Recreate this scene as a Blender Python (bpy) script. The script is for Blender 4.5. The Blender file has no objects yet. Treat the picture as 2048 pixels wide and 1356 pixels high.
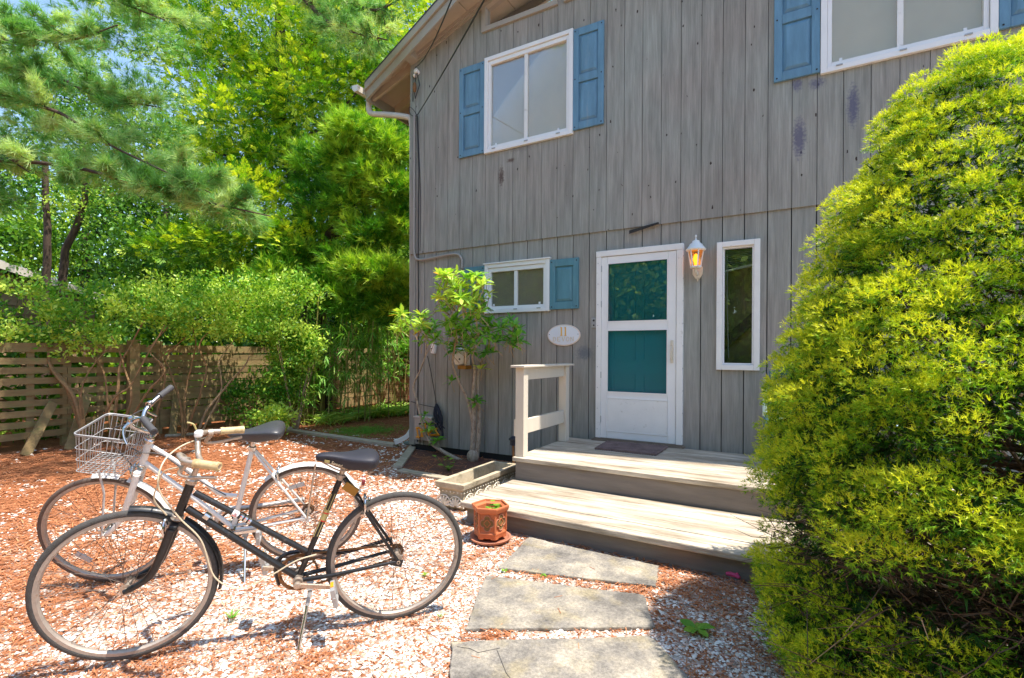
import bpy, math, random
import numpy as np
from mathutils import Vector, Matrix, noise

random.seed(7)
rng = np.random.default_rng(11)
sc = bpy.context.scene
C = sc.collection

# ------------------------------------------------------------------ camera
FPX, CX, CY, HC = 995.0, 1024.0, 707.0, 1.37
YAW = math.atan2(.498, .867)
CAM = Vector((0, -5.432, HC))
FW = Vector((-math.sin(YAW), math.cos(YAW), 0))
RT = Vector((math.cos(YAW), math.sin(YAW), 0))
UP = Vector((0, 0, 1))
ROLL = .006
cd = bpy.data.cameras.new('camera'); cam = bpy.data.objects.new('camera', cd); C.objects.link(cam)
cd.sensor_width = 36; cd.lens = 36 * FPX / 2048; cd.shift_y = (707 - 678) / 2048
cd.clip_start = .05; cd.clip_end = 400
cr, sr = math.cos(ROLL), math.sin(ROLL)
# the picture leans by a hair
xr = RT * cr + UP * sr; ur = UP * cr - RT * sr
MW = Matrix((xr, ur, -FW)).transposed().to_4x4(); MW.translation = CAM
cam.matrix_world = MW
sc.camera = cam

# ------------------------------------------------------------------ sky, sun, exposure
SUN = Vector((.387, .040, 1)).normalized()
world = bpy.data.worlds.new('World'); sc.world = world; world.use_nodes = True
wn = world.node_tree; bg = wn.nodes['Background']
sky = wn.nodes.new('ShaderNodeTexSky'); sky.sky_type = 'NISHITA'; sky.sun_disc = False
sky.sun_elevation = math.asin(SUN.z); sky.sun_rotation = math.atan2(SUN.x, SUN.y)
sky.air_density = 1.0; sky.dust_density = .5; sky.ozone_density = 1.0
wn.links.new(sky.outputs[0], bg.inputs[0]); bg.inputs[1].default_value = .15
sl = bpy.data.lights.new('sun', 'SUN'); so = bpy.data.objects.new('sun', sl); C.objects.link(so)
sl.energy = 3.5; sl.angle = math.radians(.55); sl.color = (1, .93, .82)
so.rotation_euler = SUN.to_track_quat('Z', 'Y').to_euler(); so.location = (0, 0, 30)
vs = sc.view_settings; vs.view_transform = 'Standard'; vs.look = 'None'; vs.gamma = 1; vs.use_curve_mapping = False
vs.exposure = 1.3
sc.cycles.max_bounces = 8; sc.cycles.transparent_max_bounces = 16
sc.cycles.use_denoising = True

# ------------------------------------------------------------------ survey helpers (from a photo point to a point in the place)
def ray(x, y):
    dx, dy = x - CX, y - CY
    u = cr * dx + sr * dy; v = -sr * dx + cr * dy
    return FW + RT * (u / FPX) - UP * (v / FPX)
def W(x, y, Y=0.):
    r = ray(x, y); return CAM + r * ((Y - CAM.y) / r.y)
def G(x, y, z=0.):
    r = ray(x, y); return CAM + r * ((z - CAM.z) / r.z)
def GF(x, y, lim=-8.95):
    while G(x, y).x < lim: y += 2
    return G(x, y)
def XP2(x, y, X):
    r = ray(x, y); return CAM + r * ((X - CAM.x) / r.x)
def AT(x, y, d):
    return CAM + ray(x, y) * d

# ------------------------------------------------------------------ mesh helpers
def V(*a): return Vector(a)
class MB:
    def __init__(s): s.v = []; s.f = []; s.T = None
    def add(s, vs_, fs):
        n = len(s.v)
        s.v += [s.T(Vector(p)) if s.T else Vector(p) for p in vs_]
        s.f += [tuple(i + n for i in f) for f in fs]; return s
    def box(s, a, b):
        x0, y0, z0 = a; x1, y1, z1 = b
        return s.add([(x0,y0,z0),(x1,y0,z0),(x1,y1,z0),(x0,y1,z0),(x0,y0,z1),(x1,y0,z1),(x1,y1,z1),(x0,y1,z1)],
              [(0,3,2,1),(4,5,6,7),(0,1,5,4),(1,2,6,5),(2,3,7,6),(3,0,4,7)])
    def hexa(s, pts): # 8 points, bottom 4 ccw then top 4
        return s.add(pts, [(0,3,2,1),(4,5,6,7),(0,1,5,4),(1,2,6,5),(2,3,7,6),(3,0,4,7)])
    def beam(s, a, b, w, h, up=(0,0,1)):
        a = Vector(a); b = Vector(b); d = (b - a).normalized(); u = Vector(up)
        sd = d.cross(u).normalized(); u = sd.cross(d).normalized()
        sd *= w / 2; u = u * (h / 2)
        return s.hexa([a-sd-u, a+sd-u, b+sd-u, b-sd-u, a-sd+u, a+sd+u, b+sd+u, b-sd+u])
    def tube(s, pts, r, n=8, cap=True, closed=False):
        pts = [Vector(p) for p in pts]; m = len(pts)
        rr = r if isinstance(r, (list, tuple)) else [r] * m
        vs_ = []; prev = None
        for i, p in enumerate(pts):
            if closed: t = pts[(i+1) % m] - pts[(i-1) % m]
            else: t = pts[min(i+1, m-1)] - pts[max(i-1, 0)]
            if t.length < 1e-9: t = Vector((0,0,1))
            t.normalize()
            if prev is None:
                q = Vector((0,0,1)) if abs(t.z) < .9 else Vector((1,0,0))
                e = t.cross(q).normalized()
            else:
                e = (prev - t * prev.dot(t))
                e = e.normalized() if e.length > 1e-6 else t.orthogonal().normalized()
            prev = e; g = t.cross(e)
            for k in range(n):
                a = 2 * math.pi * k / n
                vs_.append(p + (e * math.cos(a) + g * math.sin(a)) * rr[i])
        fs = []
        for i in range(m if closed else m - 1):
            j = (i + 1) % m
            for k in range(n):
                l = (k + 1) % n
                fs.append((i*n+k, i*n+l, j*n+l, j*n+k))
        if cap and not closed:
            fs.append(tuple(range(n-1, -1, -1))); fs.append(tuple((m-1)*n + k for k in range(n)))
        return s.add(vs_, fs)
    def lathe(s, prof, n=24, c=(0,0,0), ax=(0,0,1), ang=0, full=True):
        ax = Vector(ax).normalized(); e = ax.orthogonal().normalized()
        if abs(ax.z) > .99: e = Vector((1,0,0))
        g = ax.cross(e); c = Vector(c); vs_ = []
        for r, h in prof:
            for k in range(n):
                a = 2*math.pi*k/n + ang
                vs_.append(c + ax*h + (e*math.cos(a) + g*math.sin(a))*max(r, 1e-4))
        fs = [(i*n+k, i*n+(k+1)%n, (i+1)*n+(k+1)%n, (i+1)*n+k) for i in range(len(prof)-1) for k in range(n)]
        return s.add(vs_, fs)
    def prism(s, poly, n, depth): # polygon of 3d points, extruded along vector n*depth
        n = Vector(n) * depth; m = len(poly); p = [Vector(q) for q in poly]
        fs = [tuple(range(m-1,-1,-1)), tuple(range(m, 2*m))] + [(i, (i+1)%m, m+(i+1)%m, m+i) for i in range(m)]
        return s.add(p + [q + n for q in p], fs)
    def sphere(s, c, r, nu=12, nv=8):
        c = Vector(c); r = r if isinstance(r, (tuple, list)) else (r, r, r)
        vs_ = []
        for i in range(nv+1):
            t = math.pi * i / nv
            for k in range(nu):
                a = 2*math.pi*k/nu
                vs_.append(c + Vector((r[0]*math.sin(t)*math.cos(a), r[1]*math.sin(t)*math.sin(a), r[2]*math.cos(t))))
        return s.add(vs_, [(i*nu+k, (i+1)*nu+k, (i+1)*nu+(k+1)%nu, i*nu+(k+1)%nu) for i in range(nv) for k in range(nu)])
    def build(s, name, mat, parent=None, smooth=False, bevel=0, kind=None, label=None, mw=None):
        me = bpy.data.meshes.new(name)
        off = origin(parent)
        me.from_pydata([tuple(p - off) for p in s.v], [], s.f); me.validate()
        return fin(name, me, mat, parent, smooth, bevel, kind, label)
def origin(o):
    p = Vector((0,0,0))
    while o is not None: p += o.location; o = o.parent
    return p
def fin(name, me, mat, parent=None, smooth=False, bevel=0, kind=None, label=None):
    o = bpy.data.objects.new(name, me); C.objects.link(o); o.parent = parent
    if mat is not None: me.materials.append(mat)
    if smooth:
        me.polygons.foreach_set('use_smooth', [True]*len(me.polygons))
        try: me.set_sharp_from_angle(angle=math.radians(42))
        except Exception: pass
    if bevel:
        m = o.modifiers.new('bevel', 'BEVEL'); m.width = bevel; m.segments = 2; m.limit_method = 'ANGLE'; m.angle_limit = math.radians(40)
    if kind: o['kind'] = kind
    if label: o['label'] = label
    return o
def np_mesh(name, v, f, mat, parent=None, tint=None, kind=None, smooth=False):
    """v (n,3); f (m,k); tint per vertex 0..1"""
    me = bpy.data.meshes.new(name); off = origin(parent)
    v = np.asarray(v, np.float32) - np.array(off, np.float32)
    k = f.shape[1]
    me.vertices.add(len(v)); me.vertices.foreach_set('co', v.ravel())
    me.loops.add(f.size); me.loops.foreach_set('vertex_index', f.ravel().astype(np.int32))
    me.polygons.add(len(f)); me.polygons.foreach_set('loop_start', np.arange(0, f.size, k, dtype=np.int32))
    me.polygons.foreach_set('loop_total', np.full(len(f), k, np.int32))
    if tint is not None:
        a = me.attributes.new('tint', 'FLOAT', 'POINT'); a.data.foreach_set('value', np.asarray(tint, np.float32))
    me.update(calc_edges=True)
    return fin(name, me, mat, parent, smooth, 0, kind)
def thing(name, loc, label, cat, group=None):
    o = bpy.data.objects.new(name, None); C.objects.link(o); o.location = loc; o.empty_display_size = .1
    tag(o, label, cat, group); return o
def tag(o, label, cat, group=None, kind=None):
    if label: o['label'] = label
    if cat: o['category'] = cat
    if group: o['group'] = group
    if kind: o['kind'] = kind
    return o
def arc(pts, n=8):
    """Catmull-Rom through points"""
    P = [Vector(p) for p in pts]; P = [P[0]*2-P[1]] + P + [P[-1]*2-P[-2]]; out = []
    for i in range(1, len(P)-2):
        for k in range(n):
            t = k/n; a, b, c, d = P[i-1], P[i], P[i+1], P[i+2]
            out.append(.5*((2*b)+(c-a)*t+(2*a-5*b+4*c-d)*t*t+(3*b-a-3*c+d)*t**3))
    return out + [P[-2]]

# ------------------------------------------------------------------ materials
def mat(name, col, rough=.7, metal=0, spec=.5, var=0, vscale=6, stretch=(1,1,1), bump=0, bscale=60, obj_var=0,
        dirt=None, dirt_amt=0, dirt_scale=3, coat=0):
    m = bpy.data.materials.new(name); m.use_nodes = True; nt = m.node_tree; N = nt.nodes; L = nt.links
    b = N['Principled BSDF']; b.inputs['Roughness'].default_value = rough; b.inputs['Metallic'].default_value = metal
    b.inputs['Specular IOR Level'].default_value = spec; b.inputs['Coat Weight'].default_value = coat
    geo = N.new('ShaderNodeNewGeometry')
    mp = N.new('ShaderNodeMapping'); mp.inputs['Scale'].default_value = stretch
    L.new(geo.outputs['Position'], mp.inputs[0])
    rgb = N.new('ShaderNodeRGB'); rgb.outputs[0].default_value = (*col, 1); out = rgb.outputs[0]
    if var:
        t = N.new('ShaderNodeTexNoise'); t.inputs['Scale'].default_value = vscale; t.inputs['Detail'].default_value = 6; t.inputs['Roughness'].default_value = .65
        L.new(mp.outputs[0], t.inputs['Vector'])
        mr = N.new('ShaderNodeMapRange'); mr.inputs[1].default_value = .25; mr.inputs[2].default_value = .75
        mr.inputs[3].default_value = 1-var; mr.inputs[4].default_value = 1+var
        L.new(t.outputs[0], mr.inputs[0])
        mx = N.new('ShaderNodeVectorMath'); mx.operation = 'SCALE'; L.new(out, mx.inputs[0]); L.new(mr.outputs[0], mx.inputs['Scale']); out = mx.outputs[0]
    if obj_var:
        oi = N.new('ShaderNodeObjectInfo'); mr = N.new('ShaderNodeMapRange'); mr.inputs[3].default_value = 1-obj_var; mr.inputs[4].default_value = 1+obj_var
        L.new(oi.outputs['Random'], mr.inputs[0])
        mx = N.new('ShaderNodeVectorMath'); mx.operation = 'SCALE'; L.new(out, mx.inputs[0]); L.new(mr.outputs[0], mx.inputs['Scale']); out = mx.outputs[0]
    if dirt:
        t = N.new('ShaderNodeTexNoise'); t.inputs['Scale'].default_value = dirt_scale; t.inputs['Detail'].default_value = 8; t.inputs['Roughness'].default_value = .7
        L.new(mp.outputs[0], t.inputs['Vector'])
        mr = N.new('ShaderNodeMapRange'); mr.inputs[1].default_value = .62-dirt_amt*.3; mr.inputs[2].default_value = .72
        L.new(t.outputs[0], mr.inputs[0])
        mx = N.new('ShaderNodeMix'); mx.data_type = 'RGBA'; L.new(mr.outputs[0], mx.inputs[0]); L.new(out, mx.inputs[6]); mx.inputs[7].default_value = (*dirt, 1); out = mx.outputs[2]
    L.new(out, b.inputs['Base Color'])
    if bump:
        t = N.new('ShaderNodeTexNoise'); t.inputs['Scale'].default_value = bscale; t.inputs['Detail'].default_value = 5
        L.new(mp.outputs[0], t.inputs['Vector']); bp = N.new('ShaderNodeBump'); bp.inputs['Strength'].default_value = bump; bp.inputs['Distance'].default_value = .01
        L.new(t.outputs[0], bp.inputs['Height']); L.new(bp.outputs[0], b.inputs['Normal'])
    return m
def leafmat(name, c0, c1, trans=.35, rough=.5, c2=None, spec=.3):
    """tint attribute runs from c0 (dark) to c1 (bright)"""
    m = bpy.data.materials.new(name); m.use_nodes = True; nt = m.node_tree; N = nt.nodes; L = nt.links
    b = N['Principled BSDF']; b.inputs['Roughness'].default_value = rough; b.inputs['Specular IOR Level'].default_value = spec
    a = N.new('ShaderNodeAttribute'); a.attribute_name = 'tint'
    r = N.new('ShaderNodeValToRGB'); r.color_ramp.elements[0].color = (*c0, 1); r.color_ramp.elements[1].color = (*c1, 1)
    r.color_ramp.elements[1].position = .9
    md = r.color_ramp.elements.new(.45); md.color = (*[(p*.55+q*.45)*f for p, q, f in zip(c0, c1, (.62,.98,.7))], 1) if c0[1] > c0[0] else (*[p*.5+q*.5 for p, q in zip(c0, c1)], 1)
    if c2:
        e = r.color_ramp.elements.new(.97); e.color = (*c2, 1)
    L.new(a.outputs['Fac'], r.inputs[0]); L.new(r.outputs[0], b.inputs['Base Color'])
    t = N.new('ShaderNodeBsdfTranslucent')
    h = N.new('ShaderNodeVectorMath'); h.operation = 'MULTIPLY'; h.inputs[1].default_value = (1.25, 1.3, .5); L.new(r.outputs[0], h.inputs[0]); L.new(h.outputs[0], t.inputs[0])
    mx = N.new('ShaderNodeMixShader'); mx.inputs[0].default_value = trans
    L.new(b.outputs[0], mx.inputs[1]); L.new(t.outputs[0], mx.inputs[2]); L.new(mx.outputs[0], N['Material Output'].inputs[0])
    return m
def glassmat(name, tint=(.9,.95,.95), refl=1.0, rough=.0):
    m = bpy.data.materials.new(name); m.use_nodes = True; nt = m.node_tree; N = nt.nodes; L = nt.links
    N.remove(N['Principled BSDF'])
    t = N.new('ShaderNodeBsdfTransparent'); t.inputs[0].default_value = (*tint, 1)
    g = N.new('ShaderNodeBsdfGlossy'); g.inputs['Roughness'].default_value = rough
    f = N.new('ShaderNodeFresnel'); f.inputs[0].default_value = 1.55
    mu = N.new('ShaderNodeMath'); mu.operation = 'MULTIPLY'; mu.inputs[1].default_value = 1.7*refl; mu.use_clamp = True; L.new(f.outputs[0], mu.inputs[0])
    mx = N.new('ShaderNodeMixShader'); L.new(mu.outputs[0], mx.inputs[0]); L.new(t.outputs[0], mx.inputs[1]); L.new(g.outputs[0], mx.inputs[2])
    L.new(mx.outputs[0], N['Material Output'].inputs[0]); return m
def emit(name, col, s):
    m = bpy.data.materials.new(name); m.use_nodes = True; b = m.node_tree.nodes['Principled BSDF']
    b.inputs['Base Color'].default_value = (*col, 1); b.inputs['Emission Color'].default_value = (*col, 1); b.inputs['Emission Strength'].default_value = s; return m

def siding_mat():
    m = mat('weathered_grey_siding', (.325,.315,.288), .85, spec=.2, var=.26, vscale=3.2, stretch=(6,6,.55), bump=.35, bscale=28, obj_var=.05)
    nt = m.node_tree; N = nt.nodes; L = nt.links; b = N['Principled BSDF']
    src = b.inputs['Base Color'].links[0].from_socket
    geo = N.new('ShaderNodeNewGeometry')
    # fine vertical saw grain
    mp = N.new('ShaderNodeMapping'); mp.inputs['Scale'].default_value = (130, 130, 3.5); L.new(geo.outputs['Position'], mp.inputs[0])
    t = N.new('ShaderNodeTexNoise'); t.inputs['Scale'].default_value = 1; t.inputs['Detail'].default_value = 3; L.new(mp.outputs[0], t.inputs[0])
    mr = N.new('ShaderNodeMapRange'); mr.inputs[1].default_value = .3; mr.inputs[2].default_value = .7; mr.inputs[3].default_value = .88; mr.inputs[4].default_value = 1.1; L.new(t.outputs[0], mr.inputs[0])
    s1 = N.new('ShaderNodeVectorMath'); s1.operation = 'SCALE'; L.new(src, s1.inputs[0]); L.new(mr.outputs[0], s1.inputs['Scale'])
    # big cloudy warm / cool patches
    t2 = N.new('ShaderNodeTexNoise'); t2.inputs['Scale'].default_value = .9; t2.inputs['Detail'].default_value = 4
    L.new(geo.outputs['Position'], t2.inputs[0])
    r2 = N.new('ShaderNodeValToRGB'); r2.color_ramp.elements[0].position = .35; r2.color_ramp.elements[0].color = (1.0,.93,.9,1)
    r2.color_ramp.elements[1].position = .65; r2.color_ramp.elements[1].color = (.93,.98,.97,1); L.new(t2.outputs[0], r2.inputs[0])
    s2 = N.new('ShaderNodeVectorMath'); s2.operation = 'MULTIPLY'; L.new(s1.outputs[0], s2.inputs[0]); L.new(r2.outputs[0], s2.inputs[1])
    # dark knots and nail holes
    mp3 = N.new('ShaderNodeMapping'); mp3.inputs['Scale'].default_value = (9, 9, 4.2); L.new(geo.outputs['Position'], mp3.inputs[0])
    vo = N.new('ShaderNodeTexVoronoi'); vo.inputs['Scale'].default_value = 1.0; L.new(mp3.outputs[0], vo.inputs['Vector'])
    wn_ = N.new('ShaderNodeTexNoise'); wn_.inputs['Scale'].default_value = 45; wn_.inputs['Detail'].default_value = 4; L.new(geo.outputs['Position'], wn_.inputs[0])
    ad = N.new('ShaderNodeMath'); ad.operation = 'MULTIPLY_ADD'; ad.inputs[1].default_value = .22; L.new(wn_.outputs[0], ad.inputs[0]); L.new(vo.outputs['Distance'], ad.inputs[2])
    k = N.new('ShaderNodeMapRange'); k.inputs[1].default_value = .165; k.inputs[2].default_value = .19; k.inputs[3].default_value = 1; k.inputs[4].default_value = 0; L.new(ad.outputs[0], k.inputs[0])
    hi = N.new('ShaderNodeSeparateXYZ'); L.new(geo.outputs['Position'], hi.inputs[0])
    hz = N.new('ShaderNodeMapRange'); hz.inputs[1].default_value = 2.74; hz.inputs[2].default_value = 2.8; L.new(hi.outputs[2], hz.inputs[0])
    km = N.new('ShaderNodeMath'); km.operation = 'MULTIPLY'; L.new(k.outputs[0], km.inputs[0]); L.new(hz.outputs[0], km.inputs[1])
    mx = N.new('ShaderNodeMix'); mx.data_type = 'RGBA'; L.new(km.outputs[0], mx.inputs[0]); L.new(s2.outputs[0], mx.inputs[6]); mx.inputs[7].default_value = (.05,.035,.03,1)
    # bluish-purple stains under the right window and a brown scab under the left window
    out = mx.outputs[2]
    for (cx, cz, rx, rz, col) in ((.0,3.42,.06,.2,(.10,.095,.17)), (.42,3.62,.05,.2,(.09,.09,.17)), (-.02,3.93,.05,.07,(.12,.12,.2)), (.14,3.9,.07,.06,(.12,.12,.19)), (-3.28,3.62,.045,.13,(.06,.025,.02)), (-3.14,3.8,.06,.03,(.09,.04,.03)), (-2.15,1.38,.11,.09,(.13,.14,.17)), (-3.0,3.98,.3,.1,(.2,.2,.22))):
        sb = N.new('ShaderNodeVectorMath'); sb.operation = 'SUBTRACT'; L.new(geo.outputs['Position'], sb.inputs[0]); sb.inputs[1].default_value = (cx, 0, cz)
        ml = N.new('ShaderNodeVectorMath'); ml.operation = 'MULTIPLY'; L.new(sb.outputs[0], ml.inputs[0]); ml.inputs[1].default_value = (1/rx, 0, 1/rz)
        ln = N.new('ShaderNodeVectorMath'); ln.operation = 'LENGTH'; L.new(ml.outputs[0], ln.inputs[0])
        aa = N.new('ShaderNodeMath'); aa.operation = 'MULTIPLY_ADD'; aa.inputs[1].default_value = 1.6; L.new(wn_.outputs[0], aa.inputs[0]); L.new(ln.outputs['Value'], aa.inputs[2])
        kk = N.new('ShaderNodeMapRange'); kk.inputs[1].default_value = 1.2; kk.inputs[2].default_value = 1.9; kk.inputs[3].default_value = .75; kk.inputs[4].default_value = 0; L.new(aa.outputs[0], kk.inputs[0])
        m2 = N.new('ShaderNodeMix'); m2.data_type = 'RGBA'; L.new(kk.outputs[0], m2.inputs[0]); L.new(out, m2.inputs[6]); m2.inputs[7].default_value = (*col, 1); out = m2.outputs[2]
    L.new(out, b.inputs['Base Color'])
    return m
def ground_mat():
    m = bpy.data.materials.new('gravel_and_soil'); m.use_nodes = True; nt = m.node_tree; N = nt.nodes; L = nt.links
    b = N['Principled BSDF']; b.inputs['Roughness'].default_value = .95; b.inputs['Specular IOR Level'].default_value = .15
    geo = N.new('ShaderNodeNewGeometry')
    vo = N.new('ShaderNodeTexVoronoi'); vo.inputs['Scale'].default_value = 62; vo.inputs['Randomness'].default_value = 1; L.new(geo.outputs['Position'], vo.inputs['Vector'])
    cr_ = N.new('ShaderNodeValToRGB'); e = cr_.color_ramp
    e.elements[0].position = 0; e.elements[0].color = (.33,.12,.05,1); e.elements[1].position = 1; e.elements[1].color = (.6,.52,.45,1)
    x = e.elements.new(.4); x.color = (.38,.16,.08,1); x = e.elements.new(.5); x.color = (.42,.30,.23,1)
    sp = N.new('ShaderNodeSeparateColor'); L.new(vo.outputs['Color'], sp.inputs[0])
    nz = N.new('ShaderNodeTexNoise'); nz.inputs['Scale'].default_value = 1.6; nz.inputs['Detail'].default_value = 5; L.new(geo.outputs['Position'], nz.inputs[0])
    # more needles towards the fence
    sx = N.new('ShaderNodeSeparateXYZ'); L.new(geo.outputs['Position'], sx.inputs[0])
    mr = N.new('ShaderNodeMapRange'); mr.inputs[1].default_value = -6.5; mr.inputs[2].default_value = -2.0; mr.inputs[3].default_value = -.75; mr.inputs[4].default_value = .05; L.new(sx.outputs[0], mr.inputs[0])
    a1 = N.new('ShaderNodeMath'); a1.operation = 'MULTIPLY_ADD'; a1.inputs[1].default_value = 1.1; a1.inputs[2].default_value = -.5; L.new(nz.outputs[0], a1.inputs[0])
    a2 = N.new('ShaderNodeMath'); a2.operation = 'ADD'; L.new(a1.outputs[0], a2.inputs[0]); L.new(sp.outputs[0], a2.inputs[1])
    a3 = N.new('ShaderNodeMath'); a3.operation = 'ADD'; a3.use_clamp = True; L.new(a2.outputs[0], a3.inputs[0]); L.new(mr.outputs[0], a3.inputs[1])
    L.new(a3.outputs[0], cr_.inputs[0])
    # far ground turns to green-brown understory
    n2 = N.new('ShaderNodeTexNoise'); n2.inputs['Scale'].default_value = 9; n2.inputs['Detail'].default_value = 8; n2.inputs['Roughness'].default_value = .8; L.new(geo.outputs['Position'], n2.inputs[0])
    sc2 = N.new('ShaderNodeMapRange'); sc2.inputs[1].default_value = .3; sc2.inputs[2].default_value = .7; sc2.inputs[3].default_value = .55; sc2.inputs[4].default_value = 1.25; L.new(n2.outputs[0], sc2.inputs[0])
    ml = N.new('ShaderNodeVectorMath'); ml.operation = 'SCALE'; L.new(cr_.outputs[0], ml.inputs[0]); L.new(sc2.outputs[0], ml.inputs['Scale'])
    L.new(ml.outputs[0], b.inputs['Base Color'])
    bp = N.new('ShaderNodeBump'); bp.inputs['Strength'].default_value = .9; bp.inputs['Distance'].default_value = .012; bp.invert = True
    L.new(vo.outputs['Distance'], bp.inputs['Height']); L.new(bp.outputs[0], b.inputs['Normal'])
    return m

M = {}
M['siding'] = siding_mat()
M['backing'] = mat('dark_groove_backing', (.03,.03,.03), .9)
M['trim_grey'] = mat('grey_painted_trim', (.38,.34,.29), .7, var=.1, vscale=4, bump=.15, bscale=40)
M['soffit'] = mat('tan_soffit', (.44,.37,.29), .8, var=.1, vscale=3)
M['shingle'] = mat('dark_shingle', (.06,.058,.055), .9, var=.3, vscale=20, bump=.5)
M['white'] = mat('white_vinyl', (.82,.81,.8), .35, var=.03, vscale=5)
M['white_worn'] = mat('worn_white_paint', (.8,.78,.75), .55, var=.05, vscale=6, dirt=(.5,.46,.4), dirt_amt=.03, dirt_scale=14, bump=.1)
M['white_gutter'] = mat('off_white_gutter', (.62,.56,.5), .5, var=.08, vscale=6)
M['shutter'] = mat('blue_painted_shutter', (.12,.25,.36), .55, var=.22, vscale=2.2, stretch=(7,7,1.2), bump=.25, bscale=14, dirt=(.2,.3,.38), dirt_amt=.15, dirt_scale=2)
M['shutter_teal'] = mat('teal_blue_shutter', (.09,.23,.28), .55, var=.22, vscale=2.2, stretch=(7,7,1.2), bump=.25, bscale=14, dirt=(.16,.28,.32), dirt_amt=.15, dirt_scale=2)
M['shade'] = mat('linen_window_shade', (.84,.79,.70), .9, var=.05, vscale=3, bump=.05)
M['shade_dark'] = mat('brown_window_shade', (.36,.33,.29), .9, var=.08, vscale=4)
M['blind'] = mat('grey_green_blind', (.3,.32,.27), .6)
M['interior'] = mat('dim_brown_interior', (.08,.065,.04), .9)
M['hall'] = mat('olive_hall_wall', (.55,.47,.22), .9, var=.15, vscale=3)
M['attic'] = mat('tan_attic_lining', (.32,.25,.16), .9, var=.1)
M['glass'] = glassmat('window_glass')
M['glass_soft'] = glassmat('window_glass_dusty', (.95,.95,.92), .42)
M['screen'] = glassmat('insect_screen', (.8,.85,.85), .25, .3)
M['teal_door'] = mat('teal_painted_door', (.0,.33,.40), .5, var=.08, vscale=2)
M['threshold'] = mat('worn_wood_threshold', (.2,.15,.11), .9, var=.3, vscale=10, stretch=(1,4,4))
M['deck'] = mat('sun_bleached_deck_wood', (.60,.52,.415), .85, var=.4, vscale=2.6, stretch=(1.3,9,9), bump=.6, bscale=10, obj_var=.14, dirt=(.15,.10,.05), dirt_amt=.8, dirt_scale=1.0)
M['riser'] = mat('weathered_grey_riser', (.21,.18,.16), .9, var=.25, vscale=1.6, stretch=(1,10,8), bump=.3, bscale=8, dirt=(.2,.15,.08), dirt_amt=.3, dirt_scale=1.2)
M['rail'] = mat('cream_grey_railing_paint', (.62,.55,.45), .75, var=.07, vscale=3, stretch=(3,3,1), bump=.12, bscale=30)
M['stone'] = None
M['timber'] = mat('weathered_landscape_timber', (.42,.35,.26), .95, var=.25, vscale=2, stretch=(2,9,9), bump=.4, bscale=10, dirt=(.2,.17,.1), dirt_amt=.3, dirt_scale=3)
M['fence'] = mat('old_cedar_fence', (.27,.19,.085), .95, var=.25, vscale=3, stretch=(5,1.3,5), bump=.4, bscale=14, obj_var=.18, dirt=(.2,.22,.08), dirt_amt=.35, dirt_scale=2)
M['fence_red'] = mat('red_stained_fence_patch', (.22,.05,.04), .95, var=.25, vscale=8)
M['bark'] = mat('dark_brown_bark', (.085,.055,.04), .95, var=.4, vscale=7, stretch=(3,3,.7), bump=1, bscale=30)
M['bark_pale'] = mat('pale_tan_bark', (.42,.3,.17), .9, var=.3, vscale=14, stretch=(2,2,.8), bump=.7, bscale=50, dirt=(.2,.11,.05), dirt_amt=.4, dirt_scale=16)
M['bark_orange'] = mat('orange_brown_bark', (.3,.17,.075), .9, var=.3, vscale=12, bump=.6, bscale=40, dirt=(.12,.12,.05), dirt_amt=.35, dirt_scale=9)
M['bark_rhodo'] = mat('flaky_pale_rhododendron_bark', (.46,.37,.28), .95, var=.3, vscale=14, stretch=(2,2,1), bump=1, bscale=60, dirt=(.18,.09,.05), dirt_amt=.45, dirt_scale=18)
M['twig'] = mat('brown_dead_twig', (.095,.058,.036), .95)
M['cane'] = mat('yellow_green_bamboo_cane', (.3,.27,.08), .5, var=.3, vscale=5)
M['mulch'] = mat('red_brown_mulch', (.15,.065,.045), 1, var=.55, vscale=60, bump=1, bscale=120, dirt=(.36,.3,.25), dirt_amt=.05, dirt_scale=60)
M['terracotta'] = mat('terracotta', (.5,.14,.05), .6, var=.12, vscale=7, bump=.1, bscale=80)
M['terracotta_dull'] = mat('faded_terracotta_saucer', (.42,.17,.1), .75, var=.12, vscale=7)
M['terra_recess'] = mat('mossy_terracotta_recess', (.2,.11,.035), .9, var=.35, vscale=14, dirt=(.12,.14,.03), dirt_amt=.4, dirt_scale=8)
M['cast'] = mat('cast_stone_planter', (.47,.39,.27), .9, var=.25, vscale=8, bump=.4, bscale=70, dirt=(.2,.17,.1), dirt_amt=.3, dirt_scale=6)
M['cast_relief'] = mat('pale_cast_stone_relief', (.72,.66,.54), .9, var=.1, vscale=20)
M['soil'] = mat('potting_soil', (.05,.035,.022), 1, var=.4, vscale=40, bump=1)
M['black_paint'] = mat('black_bicycle_enamel', (.013,.013,.014), .38, spec=.4, var=.3, vscale=40, coat=.12, dirt=(.09,.08,.07), dirt_amt=.12, dirt_scale=30)
M['white_paint'] = mat('chalky_white_enamel', (.72,.7,.67), .4, var=.05, vscale=8, coat=.2, dirt=(.45,.38,.3), dirt_amt=.12, dirt_scale=25)
M['chrome'] = mat('dull_chrome', (.62,.6,.57), .24, metal=1, var=.15, vscale=30)
M['rusty_chrome'] = mat('rusty_chrome', (.48,.39,.31), .4, metal=.55, var=.25, vscale=40, dirt=(.25,.12,.05), dirt_amt=.3, dirt_scale=40)
M['rim'] = mat('dusty_steel_rim', (.40,.34,.29), .5, metal=.35, var=.25, vscale=30, dirt=(.25,.15,.09), dirt_amt=.25, dirt_scale=30)
M['rust'] = mat('rusty_steel', (.23,.11,.045), .7, metal=.4, var=.3, vscale=50)
M['spoke'] = mat('dark_rusty_spoke', (.12,.09,.07), .5, metal=.3)
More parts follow.
